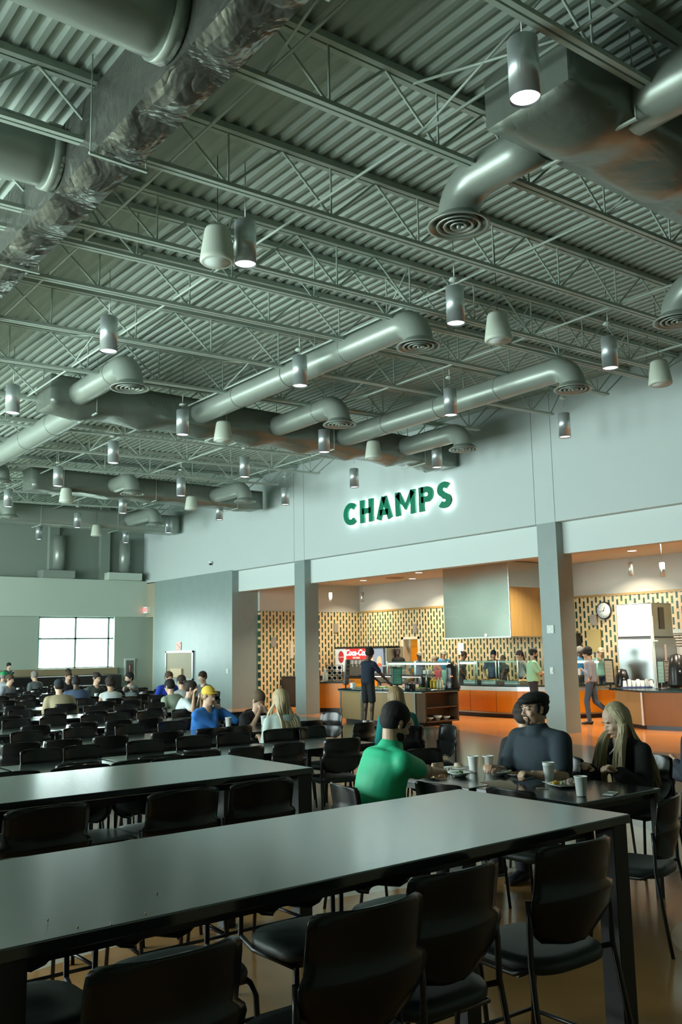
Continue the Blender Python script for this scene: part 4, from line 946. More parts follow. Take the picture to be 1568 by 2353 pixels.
# single chairs around the near tables
for x, y, f, lab in ((4.62, 4.62, (1, .1), 'empty black chair between the green shirt and the closest high table, back turned'), (4.78, 4.10, (1, .02), 'empty black chair facing the blonde woman, its curved back over the high table edge'), (5.72, 5.98, (-.15, -1), 'empty black chair on the end-wall side of the capped man'),
                     (4.94, 3.46, (-.30, 1), 'empty black chair with open legs on the tan floor beside the closest high table'), (5.98, 7.82, (.25, 1), 'empty black chair at the serving end of the first low row, turned out'), (7.52, 7.95, (-1, .3), 'shiny empty chair seen edge-on behind the man in green'),
                     (8.0, 10.75, (-1, -.2), 'shiny empty chair seen edge-on at the serving end of the second low row'), (7.35, 9.25, (-.2, 1), 'empty black chair behind the long-haired blonde, serving side')):
    chair(x, y, f, lab)

# ------------------------------------------------------------ food and cups
def cup(x, y, z, label, s=1.0, m='white', g='white paper cups'):
    t = thing('paper_cup', label, 'cup', (x, y, z), 0, g)
    c = MB(); c.lathe([(.0, .0), (.029*s, .0), (.031*s, .006), (.041*s, .118*s), (.044*s, .119*s), (.044*s, .124*s), (.040*s, .123*s), (.030*s, .012), (0, .01)], n=24, caps=False); c.obj('cup_body', M[m], t)
    return t
def plate(px, py, label, r=.115, bowl=False, items=(), name=None):
    p = on(px, py, z=.742) if isinstance(px, (int, float)) else px
    t = thing(name or ('soup_bowl' if bowl else 'dinner_plate'), label, 'bowl' if bowl else 'plate', tuple(p), 0, 'dishes on the near tables')
    c = MB()
    if bowl: c.lathe([(0, 0), (.045, 0), (.07, .02), (r, .034), (r, .037), (.066, .026), (.04, .008), (0, .008)], n=32, caps=False)
    else: c.lathe([(0, 0), (r*.6, 0), (r*.72, .008), (r, .016), (r, .019), (r*.7, .012), (r*.58, .005), (0, .005)], n=32, caps=False)
    c.obj('dish', M['ceramic'], t)
    return p
def food(name, label, p, col, n, sp, sz, h=.012, cat='food'):
    rr = random.Random(int(p.x*1000+n)); c = MB()
    for _ in range(n):
        a, d = rr.uniform(0, 2*PI), rr.uniform(0, sp); c.ell((math.cos(a)*d, math.sin(a)*d, h+(sp-d)*.35), (sz*rr.uniform(.6, 1.2), sz*rr.uniform(.6, 1.2), sz*rr.uniform(.4, .9)), n=8, m=6)
    return tag(c.obj(name, cm(col, .6, noise=.3, nscale=90), loc=(p.x, p.y, p.z)), label, cat, kind='stuff')
p = plate(996, 1787, 'white plate of yellow noodles in front of the man in green', .12); food('yellow_noodles', 'heap of yellow noodles on the plate before the man in green', p, (.60, .36, .05), 60, .07, .016)
p = plate(1046, 1769, 'white plate with a crumpled napkin at the far corner of the table', .115); food('crumpled_napkin', 'crumpled beige napkin standing on the far white plate', p+V((.03, 0, .01)), (.5, .42, .3), 9, .028, .026, .02, 'napkin'); food('food_scraps', 'few brown food scraps on the far white plate', p+V((-.06, .01, 0)), (.4, .25, .16), 5, .015, .014)
p = plate(1058, 1784, 'shallow white bowl with green salad leaves beside the yellow noodles', .105, True); food('salad_leaves', 'small pile of green salad leaves in the shallow white bowl', p, (.05, .14, .02), 14, .03, .014, .026)
p = plate(1146, 1782, 'empty shallow white bowl beside the second white cup', .105, True)
p = plate(1186, 1782, 'small white plate with orange scraps by the clenched hand', .085); food('orange_scraps', 'orange and cream food scraps on the small white plate', p, (.5, .22, .09), 12, .04, .013); food('torn_napkin', 'torn cream napkin on the small white plate', p+V((-.04, .02, .01)), (.5, .45, .32), 5, .02, .02, .016, 'napkin')
p = plate(1300, 1806, 'big white plate piled with dumplings and a yellow side by the blonde woman', .13); food('dumplings', 'pile of pale grey-pink dumplings on the big white plate', p+V((.025, -.035, .006)), (.42, .34, .28), 22, .055, .022, .016); food('scrambled_egg', 'yellow scrambled egg at the edge of the big white plate', p+V((-.04, .05, .006)), (.66, .42, .05), 16, .03, .015)
food('broccoli', 'pale green vegetable pieces between egg and dumplings', p+V((-.03, .0, .01)), (.30, .34, .18), 10, .02, .014)
for i, (px, py, lab) in enumerate(((1089, 1775, 'white paper cup beside the far plate, furthest along the table from the blonde woman'), (1123, 1774, 'white paper cup held by the man in the flat cap'), (1263, 1797, 'two nested white paper cups behind the big plate'), (1337, 1829, 'white paper cup standing by the phone in front of the big plate'))):
    p = on(px, py, z=.742); cup(p.x, p.y, .742, lab.replace('furthest along the table from the blonde woman', 'by the man in green'), 1.06)
    if i == 2: cup(p.x, p.y, .756, 'upper one of the two nested white cups behind the big plate', 1.06)
p = on(1010, 1776, z=.745); t = thing('bread_roll', 'folded flat bread leaning by the plate of noodles', 'bread', tuple(p+V((0.02, .03, 0)))); c = MB(); c.tube([(-.07, 0, .03), (.07, .02, .03)], [(.05, .012), (.045, .012)], 12, xa=(0, 0, 1)); c.obj('flat_bread', cm((.55, .38, .26), .7), t)
food('crumpled_wrapper', 'crumpled pale wrapper between the noodles and the salad bowl', on(1030, 1775, z=.745), (.5, .5, .42), 10, .045, .017, .012, 'wrapper')
for i, (pts, lab) in enumerate(((((1103, 1797), (1150, 1792), (1168, 1797), (1190, 1804), (1160, 1806)), 'flattened brown paper napkin, upper of two in the middle of the tables'), (((1120, 1800), (1172, 1793), (1190, 1806), (1186, 1818), (1135, 1818)), 'flattened brown paper napkin, lower of two, nearer the high table'))):
    c = MB(); q = [on(a, b, z=.742+.002*i) for a, b in pts]; o = q[0]; c.prism([((v-o).x, (v-o).y) for v in q], 0, .0015)
    tag(c.obj('paper_napkin', M['paper'], loc=(o.x, o.y, .7425+.002*i)), lab, 'napkin', 'brown paper napkins')
t = thing('mobile_phone', 'white and dark smartphone lying before the blonde woman', 'phone', tuple(on(1404, 1825, z=.742)), .35); c = MB(); c.bb(-.075, .075, -.037, .037, 0, .009); c.obj('phone_body', M['white'], t, .003)
c = MB(); c.bb(-.055, .03, -.032, .032, .009, .0097); c.obj('phone_screen', cm((.55, .6, .58), .1), t)
for i, (a, b, lab) in enumerate((((1248, 1796), (1290, 1808), 'white plastic fork resting on the big plate'), ((1232, 1811), (1262, 1811), 'white plastic knife on the table beside the big plate'))):
    A, B = on(a[0], a[1], z=.775 if i == 0 else .745), on(b[0], b[1], z=.765 if i == 0 else .745); c = MB(); c.tube([(0, 0, 0), B-A], [(.006, .0015), (.009, .002)], 8); tag(c.obj('plastic_fork' if i == 0 else 'plastic_knife', M['white'], loc=tuple(A)), lab, 'cutlery')
# cups and plates among the people further back
for px, py, lab in ((525, 1672, 'white paper cup beside the woman in the blue shirt'), (607, 1668, 'white paper cup beside the plate of the person in black'), (221, 1607, 'white cup before the strappy-topped woman'), (41, 1592, 'white cup near the green cap'), (75, 1600, 'tilted white cup behind the tan-shirted man')):
    p = on(px, py, z=.742); cup(p.x, p.y, .742, lab, 1.1, g='cups in the low rows')
dup(lt, (8.67, 25.8, 0), 0, 'square dark table right in front of the green-capped man', 'square low tables'); dup(lt, (8.2, 23.2, 0), 0, 'square dark table with the tilted white cup behind the tan shirt', 'square low tables')
p = on(584, 1664, z=.745); plate(p, None, 'white foam plate in front of the person in the black T-shirt', .12)
t = thing('mobile_phone', 'black phone lying before the person in the black T-shirt', 'phone', tuple(on(563, 1668, z=.742)), .1); c = MB(); c.bb(-.075, .075, -.037, .037, 0, .01); c.obj('phone_body', M['black'], t)
r = PE['walk'][0]; q = on(1333, 1545, X=r.location.x-.12); cup(q.x, q.y, q.z-.06, 'white cup carried by the walking man', 1.1, g='carried cups')
# ------------------------------------------------------------ serving area
def offset_poly(path, d):
    L = ribbon(path, 2*d, 0, 0); return [(a.x, a.y) for a, b in L], [(b.x, b.y) for a, b in L]
def bar_prism(path, d0, d1, z0, z1):     # solid between two offsets of a front path, d measured away from the diners
    out = []
    for d in (d0, d1):
        a, b = offset_poly(path, abs(d)) if abs(d) > 1e-6 else ([tuple(p) for p in path],)*2
        out.append(b if d < 0 else a)
    m = MB(); n = len(path)
    rings = [[V((*out[0][i], z0)), V((*out[1][i], z0)), V((*out[1][i], z1)), V((*out[0][i], z1))] for i in range(n)]
    return m.loft(rings, True, True, False)
def smooth_path(P, k=6):
    C = []
    for i in range(len(P)-1):
        p0, p1, p2, p3 = [V((*P[max(0, min(j, len(P)-1))], 0)) for j in (i-1, i, i+1, i+2)]
        for t in range(k): t /= k; q = .5*((2*p1)+(p2-p0)*t+(2*p0-5*p1+4*p2-p3)*t*t+(3*p1-p0-3*p2+p3)*t**3); C.append((q.x, q.y))
    return C+[P[-1]]
# curved orange counter with stainless band and black kick; path ordered so that +d points away from the diners
t = thing('serving_counter', 'long curved orange-fronted serving counter with stainless band and black kick', 'counter')
PTH = smooth_path([(17.75, 20.9), (17.62, 19.2), (17.5, 17.4), (17.45, 16.2), (17.62, 15.25), (18.3, 14.4), (19.1, 14.05), (19.9, 13.95)])
bar_prism(PTH, -.0, .5, .12, .70).obj('counter_front', M['orange'], t)
bar_prism(PTH, .05, .45, 0, .12).obj('kick_plate', M['kick'], t)
bar_prism(PTH, -.015, .02, .10, .135).obj('bottom_trim', M['steel_dull'], t)
bar_prism(PTH, -.012, .5, .665, .775).obj('steel_band', M['lampmetal'], t)
bar_prism(PTH, -.06, .55, .775, .81).obj('worktop', M['granite'], t)
for k, i in enumerate((4, 9, 14, 19, 24)):
    p, q = PTH[i], PTH[i+1]; s = MB(); s.box((p[0], p[1], .405), (.012, .006, .54)); s.obj('panel_joint', M['darkwood'], t)
# left straight counter
t = thing('drinks_counter', 'short orange counter behind the middle column with dark top', 'counter')
m = MB(); P4 = [(15.72, 21.62), (16.25, 20.80), (17.3, 21.6), (16.8, 22.5)]; m.prism(P4, .12, .82); m.obj('counter_body', M['orange'], t)
def grow(P, k):
    cx, cy = sum(p[0] for p in P)/len(P), sum(p[1] for p in P)/len(P); return [(cx+(x-cx)*k, cy+(y-cy)*k) for x, y in P]
m = MB(); m.prism(grow(P4, .93), 0, .12); m.obj('kick_plate', M['kick'], t)
m = MB(); m.prism(grow(P4, 1.06), .82, .86); m.obj('worktop', M['granite'], t)
# food island
t = thing('food_island', 'maple food island with dark green stone top and open shelves at its end', 'counter')
IP = [(14.18, 18.25), (14.08, 17.25), (14.42, 15.55), (15.45, 15.40), (15.9, 15.9), (15.9, 18.0), (15.2, 18.9)]
m = MB(); m.prism([(14.2, 18.2), (14.12, 17.3), (14.42, 15.75), (15.15, 15.72), (15.15, 18.4)], .08, .755); m.obj('cabinet_body', M['maple'], t)
m = MB(); m.prism(grow(IP, .9), 0, .08); m.obj('plinth', M['kick'], t)
m = MB(); m.prism(grow(IP, 1.04), .765, .80); m.obj('worktop', M['granite'], t)
m = MB(); m.prism(grow(IP, 1.045), .75, .765); m.obj('worktop_trim', M['steel_dull'], t)
for (x, y) in ((14.07, 17.28), (14.40, 15.73), (14.17, 18.22)):
    m = MB(); m.bb(x-.015, x+.015, y-.02, y+.02, .08, .75); m.obj('corner_trim', M['steel_dull'], t)
for a, b in (((14.42, 15.72), (15.45, 15.72)),):
    m = MB(); m.bb(14.42, 15.5, 15.70, 15.74, .08, .755); m.bb(14.42, 15.5, 15.42, 15.72, .08, .11); m.bb(14.42, 15.5, 15.42, 15.72, .40, .425); m.bb(15.46, 15.5, 15.42, 15.72, .08, .755); m.bb(14.42, 14.46, 15.42, 15.72, .08, .755); m.obj('open_shelf', M['darkwood'], t)
def spot(px, py, z=.8):
    p = on(px, py, z=z); return p, 1/(FPX/((p-CP).dot(CF)))
for i, px in enumerate((1005, 1026, 1046)):
    x = 14.66+i*.27
    o = thing('serving_bowl', 'white bowl on the bottom shelf of the food island, %s from its maple corner' % ORD[i], 'bowl', (x, 15.55, .11), 0, 'bowls on the island shelf')
    c = MB(); c.lathe([(0, 0), (.05, 0), (.10, .08+.03*(i == 1)), (.105, .08+.03*(i == 1)), (.05, .012), (0, .012)], n=24, caps=False); c.obj('dish', M['ceramic'], o)
# glass food guard with lights on the island
t = thing('food_guard', 'two-tier glass and steel food guard with light strips on the island', 'food guard', (14.95, 0, 0))
for y in (15.9, 17.0, 18.1):
    m = MB(); m.tube([(0, y, .8), (0, y, 1.30)], .016, 8); m.obj('guard_post', M['steel_dull'], t)
m = MB(); m.bb(-.22, .22, 15.85, 18.15, 1.12, 1.13); m.obj('glass_shelf', M['glass'], t)
m = MB(); m.bb(-.16, .16, 15.85, 18.15, 1.29, 1.30); m.obj('glass_shelf', M['glass'], t)
m = MB(); m.bb(-.24, -.20, 15.85, 18.15, 1.10, 1.135); m.bb(.2, .24, 15.85, 18.15, 1.10, 1.135); m.obj('shelf_rail', M['blackmetal'], t)
m = MB(); m.bb(-.15, -.09, 16.0, 16.9, 1.085, 1.105); m.bb(-.15, -.09, 17.1, 18.0, 1.085, 1.105); m.obj('light_strip', M['lens_warm'], t)
rr = random.Random(5); k = 0
for y in (16.05, 16.4, 16.75, 17.1, 17.45, 17.8):
    for x in (14.6, 14.95):
        o = thing('food_tray', 'steel tray of salad ingredients set in the island top, %s' % ('%s pair, %s row' % (ORD[k//2], ('front', 'rear')[k % 2])), 'tray', (x, y, .8), 0, 'food trays'); k += 1
        c = MB(); c.bb(-.15, .15, -.14, .14, 0, .03); c.obj('tray_body', M['steel_dull'], o, .006)
        c = MB()
        for _ in range(14): c.ell((rr.uniform(-.11, .11), rr.uniform(-.1, .1), .035), (.035, .035, .022), n=8, m=6)
        f = c.obj('tray_food', cm(rr.choice([(.5, .2, .05), (.1, .25, .04), (.6, .5, .3), (.45, .06, .03), (.55, .42, .12)]), .5), o); f['kind'] = 'stuff'
# countertop things on the island
def boxy(name, label, cat, p, w, d, h, m, parts=(), rz=0, grp=None, bev=.01):
    o = thing(name, label, cat, tuple(p), rz, grp); c = MB(); c.bb(-w/2, w/2, -d/2, d/2, 0, h); c.obj(name.split('_')[-1]+'_body', m, o, bev)
    return o
def facing(p): return math.atan2(p.x, -p.y)*-1   # unused sign helper
def stand(px, py, h, w, label, frame_m, face_m, rz, tilt=.18, base=.10, z=.8, txt=None):
    p, s = spot(px, py, z); o = thing('display_stand', label, 'display', tuple(p), rz, 'counter display stands')
    c = MB(); c.lathe([(base, 0), (base, .012), (.02, .02), (.016, .12)], n=20); c.obj('stand_base', M['black'], o)
    Rm = Matrix.Rotation(tilt, 3, 'X'); c = MB(); c.box(Rm @ V((0, 0, h/2+.10))+V((0, 0, 0)), (w, .05, h), Rm); c.obj('display_case', frame_m, o, .012)
    c = MB(); c.box(Rm @ V((0, -.029, h/2+.10)), (w*.84, .006, h*.88), Rm); f = c.obj('display_panel', face_m, o)
    for i in range(5):
        c = MB(); c.box(Rm @ V((0, -.034, .10+h*(.2+.15*i))), (w*.55, .003, h*.018), Rm); c.obj('panel_line', cm((.35, .45, .4)), f)
    return o
PANEL = cm((.07, .24, .16), .3); BEIGE = cm((.42, .40, .28), .4)
az0 = math.radians(-38)
stand(914, 1584, .42, .24, 'green menu panel in a black frame standing on the food island', M['black'], PANEL, az0, .0)
stand(795, 1583, .62, .17, 'tall black tilted display seen from its side at the corner of the island', M['black'], M['black'], az0+1.0, .10, .16)
stand(901, 1582, .40, .12, 'narrow dark display edge-on beside the green menu panel', M['black'], PANEL, az0+.9, .0)
stand(1404, 1581, .55, .20, 'tilted beige-faced display stand at the corner of the second island', M['black'], BEIGE, az0-.5, .10, .14)
stand(1522, 1583, .52, .14, 'pale green-edged tilted display stand on the second island', M['black'], cm((.2, .32, .27), .3), az0-.4, -.16, .14)
stand(1537, 1580, .50, .14, 'brown-backed tilted display stand beside the pale green one', M['black'], cm((.16, .13, .11), .4), az0-.2, -.16, .13)
for px, py, r, h, m, lab, nm in ((943, 1586, .13, .16, 'black', 'dark soup pot on the food island', 'soup_pot'), (971, 1584, .085, .30, 'black', 'black airpot with pump lever, first on the island', 'airpot'), (983, 1582, .085, .28, 'granite', 'black airpot with pump lever, second on the island', 'airpot')):
    p, s = spot(px, py); o = thing(nm, lab, 'pot', tuple(p), 0, 'pots on the island'); c = MB(); c.lathe([(0, 0), (r*.95, 0), (r, .02), (r, h*.85), (r*.9, h), (0, h)], n=24); c.obj('pot_body', M[m], o)
    c = MB(); c.tube([(-.02, 0, h), (.0, 0, h+.05), (.12, -.05, h+.04)] if nm == 'airpot' else [(-.1, 0, h), (0, 0, h+.04), (.1, 0, h)], .012, 8); c.obj('pump_lever' if nm == 'airpot' else 'pot_handle', M['blackmetal'], o)
for i, (px, col) in enumerate(((992, (.55, .40, .01)), (1000, (.58, .43, .02)), (1008, (.55, .55, .35)), (1015, (.58, .57, .38)))):
    p, s = spot(px, 1582); o = thing('sauce_bottle', '%s squeeze bottle on the island, %s of its colour' % (('yellow', 'yellow', 'cream', 'cream')[i], ('first', 'second')[i % 2]), 'bottle', tuple(p), 0, 'squeeze bottles')
    c = MB(); c.lathe([(0, 0), (.045, 0), (.048, .02), (.048, .17), (.03, .2), (.02, .215)], n=16); c.obj('bottle_body', cm(col, .3), o); c = MB(); c.lathe([(.022, .21), (.02, .23), (.006, .27), (0, .27)], n=12); c.obj('bottle_nozzle', cm(tuple(c_*.8 for c_ in col), .3), o)
p, s = spot(1040, 1583); o = thing('coffee_urn', 'tall black covered coffee urn at the shelf end of the food island', 'urn', tuple(p)); c = MB(); c.lathe([(0, 0), (.19, 0), (.2, .03), (.15, .2), (.13, .36), (.14, .48), (.12, .56), (.05, .6), (0, .61)], n=24); c.obj('urn_body', M['black'], o); c = MB(); c.tube([(-.13, -.1, .12), (-.2, -.15, .12), (-.2, -.15, .06)], .014, 8); c.obj('urn_tap', M['steel_dull'], o)
for i in range(2): c = MB(); c.ell((-.16+.05*i, -.12, .30), (.012, .012, .012)); c.obj('urn_light', mat('urn_led%d' % i, (1, .1, .02), .5, emit=(1, .15, .05), es=5), o)
for i, (px, py) in enumerate(((812, 1580), (822, 1581), (998, 1586), (880, 1583))):
    p, s = spot(px, py); o = thing('small_container', ('white cup box', 'clear plastic tub', 'white paper tray', 'stack of white plates')[i]+' on the food island top near the '+('tall display', 'man in navy', 'squeeze bottles', 'green menu panel')[i], 'container', tuple(p)); c = MB(); c.bb(-.06, .06, -.05, .05, 0, (.12, .2, .02, .06)[i]); c.obj('container_body', M['white'] if i != 1 else M['glass'], o, .006)
# coffee supply rack on the drinks counter
o = thing('cup_rack', 'black rack of nine steel canisters on their sides on the drinks counter', 'rack', (16.55, 21.55, .86), math.radians(-38))
c = MB()
for z in (.0, .15, .30, .45): c.bb(-.24, .24, -.1, .14, z, z+.012)
for x in (-.24, .24): c.bb(x-.01, x+.01, -.1, .14, 0, .46)
c.obj('rack_frame', M['black'], o)
k = 0
for z in (.085, .235, .385):
    for x in (-.15, 0, .15):
        q = thing('steel_canister', 'steel canister in the black rack, %s shelf, %s along' % (('bottom', 'middle', 'top')[k//3], ORD[k % 3]), 'canister', tuple(V((16.55, 21.55, .86))+Matrix.Rotation(math.radians(-38), 3, 'Z') @ V((x, -.02, z))), math.radians(-38), 'canisters'); k += 1
        Rm = Matrix.Rotation(PI/2, 3, 'X'); c = MB(); c.lathe([(.0, -.1), (.058, -.1), (.06, .1), (.064, .105), (.052, .105), (.05, -.06), (0, -.06)], n=20, rot=Rm, caps=False); c.obj('canister_shell', M['lampmetal'], q)
        c = MB(); c.lathe([(0, .0), (.05, .0)], n=16, rot=Rm, caps=False); c.obj('canister_content', M['black'], q)
p = V((16.12, 21.45, .86)); o = thing('milk_jug', 'white bottle with pale cap next to the canister rack', 'bottle', tuple(p)); c = MB(); c.lathe([(0, 0), (.07, 0), (.075, .02), (.075, .2), (.04, .28), (.04, .33)], n=18); c.obj('jug_body', M['frost'], o); c = MB(); c.lathe([(.045, .33), (.045, .36), (0, .36)], n=14); c.obj('jug_cap', M['white'], o)
# soda machine
o = thing('drinks_machine', 'wide drinks dispenser with white, red lit and blue panels by the back corner', 'drinks dispenser', (18.9, 23.25, 0))
c = MB(); c.bb(.02, .75, -1.30, 1.30, .82, 1.84); c.obj('machine_body', M['steel_dull'], o, .01)
c = MB(); c.bb(-.02, .7, -1.3, 1.3, 0, .82); c.obj('machine_counter', M['orange'], o)
c = MB(); c.bb(-.05, .6, -1.3, 1.3, 1.80, 1.86); c.obj('machine_top', M['black'], o)
c = MB(); c.bb(-.03, .02, .68, 1.28, 1.05, 1.80); w = c.obj('white_panel', M['white'], o)
def disc(name, m, par, y, z, ry, rz, x=-.035):
    c = MB(); n = 24; c.loft([[V((xx, y+ry*math.cos(2*PI*j/n), z+rz*math.sin(2*PI*j/n))) for j in range(n)] for xx in (x, x+.006)], True, True, False); return c.obj(name, m, par)
disc('logo_ring', cm((.12, .08, .2)), w, .95, 1.53, .15, .20, -.034); disc('logo_disc', cm((.6, .03, .03), .4), w, .95, 1.53, .135, .185, -.038)
text_mesh('logo_lettering', 'Coca-Cola', .075, M['white'], w, .002, .25, loc=(-.042, .95, 1.53), rot=(PI/2, 0, -PI/2))
c = MB(); c.bb(-.04, .02, -.42, .66, 1.46, 1.79); rp = c.obj('lit_red_panel', mat('lit_red', (.8, .02, .02), .4, emit=(1, .03, .025), es=.9), o)
text_mesh('brand_lettering', 'Coca-Cola', .27, mat('lit_white', (1, 1, 1), .4, emit=(1, 1, 1), es=2.0), rp, .004, .25, loc=(-.046, .12, 1.66), rot=(PI/2, 0, -PI/2), extra=.006)
text_mesh('small_lettering', 'ICE COLD', .08, mat('lit_white2', (1, .7, .6), .4, emit=(1, .7, .6), es=1.0), rp, .003, loc=(-.046, .12, 1.50), rot=(PI/2, 0, -PI/2))
c = MB(); c.bb(-.03, .02, -1.22, -.45, 1.02, 1.80); bp_ = c.obj('blue_panel', cm((.22, .30, .42), .4), o)
for y in (-.62, -1.02): disc('panel_emblem', cm((.62, .48, .30)), bp_, y, 1.38, .12, .17); disc('emblem_band', cm((.55, .12, .05)), bp_, y, 1.28, .10, .05, -.038)
for i in range(5):
    y = .5-.2*i; c = MB(); c.bb(-.08, .02, y-.05, y+.05, 1.30, 1.42); c.tube([(-.05, y, 1.30), (-.05, y, 1.2)], .015, 8); c.obj('nozzle', M['lampmetal'], o)
c = MB(); c.bb(-.12, .02, -.42, .66, .86, .92); c.obj('drip_tray', M['black'], o)
# juice dispensers right of the drinks machine
for i in range(4):
    p = V((18.75, 21.75-.22*i, .0)); o = thing('juice_dispenser', 'dark juice container with steel lid on the back counter, %s beyond the navy shirt' % ORD[i], 'dispenser', (p.x, p.y, .85), 0, 'juice containers')
    c = MB(); c.bb(-.09, .09, -.08, .08, 0, .38); c.obj('tank', cm(((.03, .03, .04), (.25, .10, .04), (.04, .05, .06), (.2, .22, .2))[i], .2), o, .01); c = MB(); c.bb(-.1, .1, -.09, .09, .38, .42); c.obj('tank_lid', M['lampmetal'], o)
t = thing('back_counter', 'plain steel counter along the tiled back wall under the juice containers', 'counter'); c = MB(); c.bb(18.5, 19.0, 20.75, 21.92, .0, .80); c.obj('cabinet_body', M['steel_dull'], t); c = MB(); c.bb(18.45, 19.05, 20.7, 21.93, .80, .85); c.obj('worktop', M['stainless'], t)
# heat-lamp shelf over the curved counter
def guard(label, x, y0, y1, z1=1.42, light=True):
    t = thing('heated_guard', label, 'food guard', (x, y0, 0), 0, 'glass guards on the curved counter'); L = y1-y0
    for y in (0.02, L-.02): c = MB(); c.tube([(0, y, .81), (0, y, z1)], .014, 8); c.obj('guard_post', M['lampmetal'], t)
    c = MB(); c.bb(-.03, -.022, 0, L, .86, z1); c.obj('glass_panel', M['glass'], t)
    c = MB(); c.bb(-.03, .30, 0, L, z1, z1+.008); c.obj('glass_top', M['glass'], t)
    if light: c = MB(); c.bb(.02, .10, .05, L-.05, z1-.09, z1-.045); c.obj('light_strip', M['lens_warm'], t)
    c = MB(); c.bb(0, .2, 0, L, z1-.045, z1-.015); c.obj('lamp_rail', M['steel_dull'], t)
    return t
for i, (y0, y1, x) in enumerate(((19.45, 20.7, 17.85), (18.0, 19.35, 17.75))): guard('warm-lit glass guard over the hot food beyond the island, %s from the orange door' % ORD[i], x, y0, y1, 1.40)
for i, (y0, y1, x) in enumerate(((16.95, 17.6, 17.72), (16.18, 16.9, 17.68), (15.45, 16.12, 17.68))): guard('square glass guard panel on the curved counter, %s from the coffee urn' % ORD[i], x, y0, y1, 1.42, i == 0)
guard('warm-lit glass guard behind the walking man', 18.9, 13.95, 14.9, 1.42)
for i, (y, col) in enumerate(((19.1, (.5, .5, .48)), (18.6, (.5, .05, .06)), (18.35, (.22, .35, .28)), (18.1, (.55, .05, .06)), (20.2, (.4, .4, .38)))):
    o = thing('food_box', ('large steel pot', 'red menu card', 'grey-green menu card', 'bright red menu card', 'steel warmer box')[i]+' behind the warm-lit glass on the curved counter', 'container', (18.0, y, .81), 0); c = MB(); c.bb(-.08, .08, -.11, .11, 0, .34); c.obj('box_body', cm(col, .35), o, .01)
for i, (y, x) in enumerate(((17.25, 18.0), (16.6, 18.0), (15.8, 18.0))):
    o = thing('hotel_pan', 'steel hot food pan behind the square glass guards, %s from the coffee urn' % ORD[i], 'pan', (x, y, .81), 0, 'hot pans'); c = MB(); c.bb(-.2, .2, -.25, .25, 0, .1); c.obj('pan_body', M['steel_dull'], o, .01); c = MB()
    for _ in range(16): c.ell((rr.uniform(-.15, .15), rr.uniform(-.2, .2), .1), (.05, .05, .03), n=8, m=6)
    f = c.obj('pan_food', cm((.5, .28, .08), .5), o); f['kind'] = 'stuff'
# extraction hood
t = thing('extractor_hood', 'huge polished steel extractor hood with wood-clad side hanging over the cooking line', 'hood', (17.8, 16.95, 2.0))
c = MB(); c.bb(0, 1.45, -1.2, 1.2, 0, 1.97); c.obj('hood_shell', M['stainless'], t, .01)
c = MB(); c.bb(.02, 1.45, -1.225, -1.2, .03, 1.3); c.obj('wood_side', M['plywood'], t)
for z in (.60, .86):
    c = MB(); c.bb(-.006, .0, -1.2, 1.2, z, z+.008); c.obj('seam', M['steel_dull'], t)
c = MB(); c.bb(-.012, .0, -1.2, 1.2, 0, .035); c.obj('bottom_lip', M['lampmetal'], t)
c = MB(); c.lathe([(0, 0), (.05, 0), (.05, .01), (0, .01)], (-.008, -.35, .07), 16, rot=Matrix.Rotation(-PI/2, 3, 'Y')); c.obj('badge', M['white'], t)
# steel oven tower and post
t = thing('oven_tower', 'tall two-part polished steel oven behind the second island', 'oven', (18.3, 12.45, 0), 0)
c = MB(); c.bb(0, .85, -.52, .48, .0, 1.90); c.obj('lower_oven', M['oven_steel'], t, .02); c = MB(); c.bb(0, .8, -.50, .46, 1.93, 2.70); c.obj('upper_oven', M['oven_steel'], t, .02)
c = MB(); c.bb(.02, .8, -.5, .46, 1.89, 1.94); c.obj('joint_strip', M['black'], t)
c = MB(); c.bb(.25, .45, -.515, -.5, 2.1, 2.6); c.obj('side_vent', M['black'], t)
c = MB(); c.bb(.35, .43, -.53, -.515, 1.2, 1.75); c.obj('side_label', cm((.4, .33, .3)), t)
t = thing('steel_post', 'thin pale vertical post standing in front of the oven tower', 'post', (17.9, 11.72, .0)); c = MB(); c.bb(-.025, .025, -.025, .025, 0, 2.38); c.obj('post_shaft', M['frost'], t); c = MB(); c.bb(-.02, .02, -.12, .0, 1.82, 1.85); c.obj('post_hook', M['frost'], t)
# second island
t = thing('food_island', 'second island with maple end panel, pale edge trim and brown-orange front', 'counter')
IP2 = [(17.5, 12.55), (16.95, 11.45), (17.15, 10.4), (17.7, 9.3), (18.22, 9.3), (18.22, 11.9)]
m = MB(); m.prism([(17.5, 12.5), (16.97, 11.46), (17.7, 11.46), (17.75, 12.4)], .08, .76); m.obj('end_panel', M['maple'], t)
m = MB(); m.prism([(16.97, 11.45), (17.17, 10.4), (17.75, 9.35), (18.2, 9.35), (18.2, 11.85), (17.75, 11.45)], .08, .76); m.obj('cabinet_body', wood_mat('brown_orange_veneer', (.30, .115, .008), (.25, .09, .007), 4, .55), t)
m = MB(); m.prism(grow(IP2, .93), 0, .08); m.obj('plinth', M['kick'], t)
m = MB(); m.prism(grow(IP2, 1.06), .765, .80); m.obj('worktop', M['granite'], t)
m = MB(); m.bb(16.93, 16.965, 11.43, 11.47, .08, .76); m.obj('edge_trim', M['white'], t)
p, s = spot(1466, 1580); t = thing('cup_stack_tray', 'tray crowded with upturned white cups on the second island', 'tray', tuple(p), math.radians(-38)); c = MB(); c.bb(-.38, .38, -.14, .14, 0, .02); c.obj('tray_base', cm((.05, .07, .2)), t)
mt = Matrix.Rotation(math.radians(-38), 3, 'Z'); k = 0
